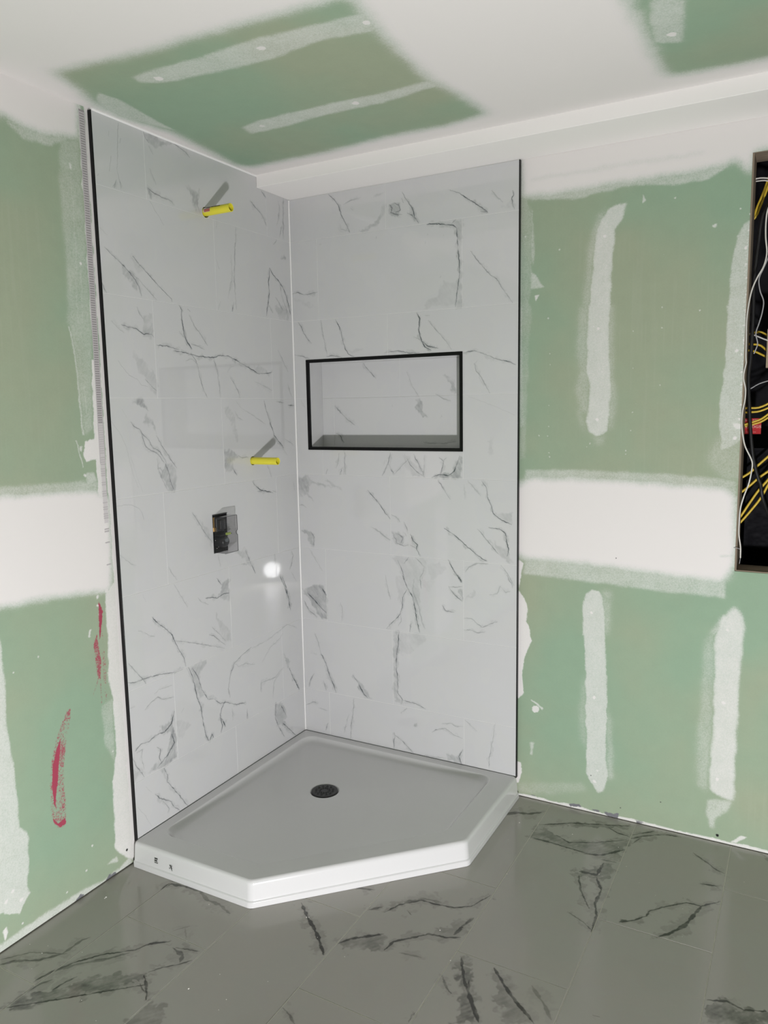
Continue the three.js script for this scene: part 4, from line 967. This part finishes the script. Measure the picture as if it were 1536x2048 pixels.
const CHIPS=[[0.051, 1.138, 0.0035], [0.051, 1.143, 0.002], [0.534, 1.302, 0.0025], [0.088, 1.389, 0.0015], [0.027, 1.381, 0.0012], [0.077, 1.362, 0.0012], [0.571, 1.226, 0.0012], [0.643, 0.935, 0.002], [0.649, 0.932, 0.0015], [1.007, 0.809, 0.002], [1.205, 0.16, 0.0025], [1.36, 0.168, 0.002], [1.021, 0.171, 0.0018], [1.081, 0.904, 0.0018], [1.405, 0.265, 0.0012], [1.084, 0.474, 0.0012], [0.352, 1.02, 0.0015], [1.511, 0.374, 0.0009], [1.738, 0.184, 0.001], [0.718, 0.991, 0.001], [0.405, 1.17, 0.001]];
// ---------------------------------------------------------------- cables in the opening
{
  const mats = { white: phys({ color: lin(0.62, 0.60, 0.56), roughness: 0.45 }), yellow: phys({ color: lin(0.62, 0.43, 0.035), roughness: 0.45 }), grey: phys({ color: lin(0.36, 0.36, 0.37), roughness: 0.5 }), black: phys({ color: lin(0.009, 0.009, 0.010), roughness: 0.5 }) };
  const info = {
    white: ['white', 'long white cable hanging down the full edge of the wall opening'],
    white2: ['grey', 'thin grey-white cable looping beside the black hose in the opening'],
    flat1: ['white', 'upper of two short white cables crossing the top of the opening'],
    flat2: ['white', 'lower of two short white cables crossing the top of the opening'],
    ytop1: ['yellow', 'yellow cable slanting down at the top of the opening, nearer the jamb'],
    ytop2: ['yellow', 'yellow cable slanting down at the top of the opening, farther from the jamb'],
    hose: ['black', 'thick black hose running down inside the wall opening'],
    y1: ['yellow', 'highest of three yellow cables arching behind the hose at mid opening'],
    y2: ['yellow', 'middle of three yellow cables arching behind the hose at mid opening'],
    y3: ['yellow', 'lowest of three yellow cables arching behind the hose at mid opening'],
    y4: ['yellow', 'topmost yellow cable curving up just above the red card'],
    y5: ['yellow', 'second yellow cable curving up just above the red card'],
    y6: ['yellow', 'yellow cable crossing the top edge of the red card'],
    y7: ['yellow', 'yellow cable crossing the middle of the red card'],
    y8: ['yellow', 'upper single yellow cable rising below the red card'],
    y9: ['yellow', 'lower single yellow cable rising below the red card'],
    y10: ['yellow', 'upper cable of the steep yellow pair low in the opening'],
    y11: ['yellow', 'lower cable of the steep yellow pair low in the opening'],
    g1: ['grey', 'thin grey wire above the yellow cables over the red card'],
    w3: ['white', 'short white cable under the arching yellow cables at mid opening'],
  };
  for (const l of CABLE_RUNS.trim().split('\n')) {
    const [k, rad, z, run] = l.split('|'), pts = run.split(' ').map((s) => { const [x, y] = s.split(','); return new THREE.Vector3(+x / 1000, +y / 1000, +z / 1000); });
    const n = pts.length, r = rng(n * 7 + k.length);
    if (!['white', 'hose', 'white2'].includes(k)) { const a = pts[n - 2], b = pts[n - 1]; pts.push(new THREE.Vector3(b.x + 0.12, b.y + (b.y - a.y) * 0.8, b.z - 0.03), new THREE.Vector3(b.x + 0.3, b.y + (b.y - a.y) * 1.2, b.z - 0.06)); const c = pts[0], d = pts[1]; pts.unshift(new THREE.Vector3(c.x - 0.035, c.y - (d.y - c.y) * 0.8, Math.min(c.z - 0.02, -0.13))); }
    if (k === 'white') pts.unshift(new THREE.Vector3(pts[0].x + 0.05, pts[0].y + 0.12, -0.08));
    if (k === 'hose') { pts.unshift(new THREE.Vector3(pts[0].x + 0.04, pts[0].y + 0.09, -0.2)); pts.push(new THREE.Vector3(pts[pts.length - 1].x + 0.03, pts[pts.length - 1].y - 0.1, -0.13)); }
    const curve = new THREE.CatmullRomCurve3(pts, false, 'centripetal');
    const g = new THREE.TubeGeometry(curve, pts.length * 6, +rad / 1000, 8, false);
    const t = put(k === 'hose' ? 'hose' : 'cable', g, mats[info[k][0]]);
    tag(t, info[k][1], k === 'hose' ? 'hose' : 'cable', info[k][0] === 'yellow' ? 'yellow cables in the wall opening' : undefined);
    if (k === 'white') { const e = pts[pts.length - 1]; part('bare_end', new THREE.CylinderGeometry(0.0009, 0.0009, 0.02, 8).rotateZ(-0.1).translate(e.x - 0.001, e.y - 0.009, e.z), mats.grey, t); }
  }
  // red card with white lettering, partly behind the hose
  const [c, x] = canvas(256, 256);
  x.fillStyle = '#b00410'; x.fillRect(0, 0, 256, 256); x.fillStyle = '#d8b0ac';
  x.font = 'bold 34px serif'; x.fillText('AM', 16, 44); x.fillText('ATTIC', 138, 40);
  x.font = 'bold 62px serif'; x.fillText('11A', 8, 158); x.fillText('OGS', 128, 158);
  x.font = '22px serif'; x.fillText('▭', 30, 200); x.fillRect(26, 222, 60, 3); x.fillRect(150, 222, 40, 4);
  const tex = new THREE.CanvasTexture(c); tex.colorSpace = THREE.SRGBColorSpace;
  const card = put('label_card', [new THREE.BoxGeometry(0.056, 0.05, 0.001)], phys({ map: tex, roughness: 0.35 })); card.position.set(1.681, 1.3725, -0.15);
  tag(card, 'small red card with white lettering behind the cables', 'card');
  const st = put('cable_staple', new THREE.TubeGeometry(new THREE.CatmullRomCurve3([[1.6545, 0.996, -0.0105], [1.661, 0.9965, -0.0085], [1.669, 0.995, -0.007], [1.676, 0.993, -0.0065]].map((p) => new THREE.Vector3(...p))), 12, 0.001, 6), mats.grey);
  tag(st, 'small pale wire tie holding the long white cable near the bottom corner', 'wire tie');
}
// ---------------------------------------------------------------- plaster chips on the floor
{
  const r = rng(55), chips = [], at = (x, z, s) => { const g = new THREE.DodecahedronGeometry(s, 0); g.scale(1, 0.4, 0.6 + r() * 0.6); g.rotateY(r() * 6); g.translate(x, s * 0.36, z); chips.push(g); };
  for (const [x, z, s] of CHIPS) at(x, z, s);
  for (let k = 0; k < 40; k++) at(0.05 + r() * 1.7, 0.05 + r() * 1.55, 0.0006 + r() * 0.0008);
  const inTray = (g) => { g.computeBoundingSphere(); const c = g.boundingSphere.center; return c.x < 0.98 && c.z < 1.0 && c.x + c.z < 1.49; };
  const m = put('plaster_crumbs', chips.filter((g) => !inTray(g)), std({ color: lin(0.78, 0.75, 0.72), roughness: 0.95 })); m.userData.kind = 'stuff'; m.userData.label = 'tiny white plaster crumbs scattered on the marble floor tiles'; m.userData.category = 'crumbs';
}
// ---------------------------------------------------------------- the work lamp beside the photographer
{
  const P = new THREE.Vector3(...LAMP.at), A = new THREE.Vector3(...LAMP.aim), dir = A.clone().sub(P).normalize();
  const t = thing('work_lamp', [P.x, 0, P.z], 'round battery work lamp standing on the floor, facing the shower', 'lamp');
  const head = new THREE.LatheGeometry([[0, -0.05], [0.05, -0.05], [0.066, -0.03], [0.07, 0], [0.066, 0.004], [0.064, 0]].map((p) => new THREE.Vector2(...p)), 36), q = new THREE.Quaternion().setFromUnitVectors(new THREE.Vector3(0, 1, 0), dir);
  const back = dir.clone().multiplyScalar(-0.085); head.applyQuaternion(q); head.translate(back.x, P.y + back.y, back.z);
  part('housing', head, M.blackPlastic, t);
  const lens = new THREE.CircleGeometry(0.064, 36); lens.applyQuaternion(new THREE.Quaternion().setFromUnitVectors(new THREE.Vector3(0, 0, 1), dir)); lens.translate(back.x + dir.x * 0.001, P.y + back.y + dir.y * 0.001, back.z + dir.z * 0.001);
  part('lens', lens, std({ color: 0x888888, emissive: LAMP.color, emissiveIntensity: 12 }), t);
  const foot = new THREE.TorusGeometry(0.07, 0.006, 8, 28, Math.PI); foot.rotateX(-Math.PI / 2); foot.rotateY(Math.atan2(-dir.z, dir.x) + Math.PI / 2); foot.translate(back.x, 0.0062, back.z);
  const leg = (s) => { const n = new THREE.Vector3(-dir.z, 0, dir.x).normalize().multiplyScalar(0.07 * s); return new THREE.TubeGeometry(new THREE.LineCurve3(new THREE.Vector3(back.x + n.x, 0.006, back.z + n.z), new THREE.Vector3(back.x + n.x, P.y + back.y, back.z + n.z)), 2, 0.006, 8); };
  part('stand', [foot, leg(1), leg(-1)], M.blackPlastic, t);
  const s = new THREE.SpotLight(LAMP.color, LAMP.power, 0, 1.45, 0.5, 2); s.name = 'work_lamp_light'; s.position.set(0, P.y, 0); s.castShadow = true; s.shadow.radius = LAMP.radius / 0.02; s.shadow.mapSize.set(2048, 2048); s.shadow.camera.near = 0.05; s.shadow.bias = -0.0005;
  const aim = new THREE.Object3D(); aim.name = 'aim'; aim.position.set(A.x - P.x, A.y, A.z - P.z); s.target = aim; t.add(s, aim);
}
renderer.render(scene, camera);
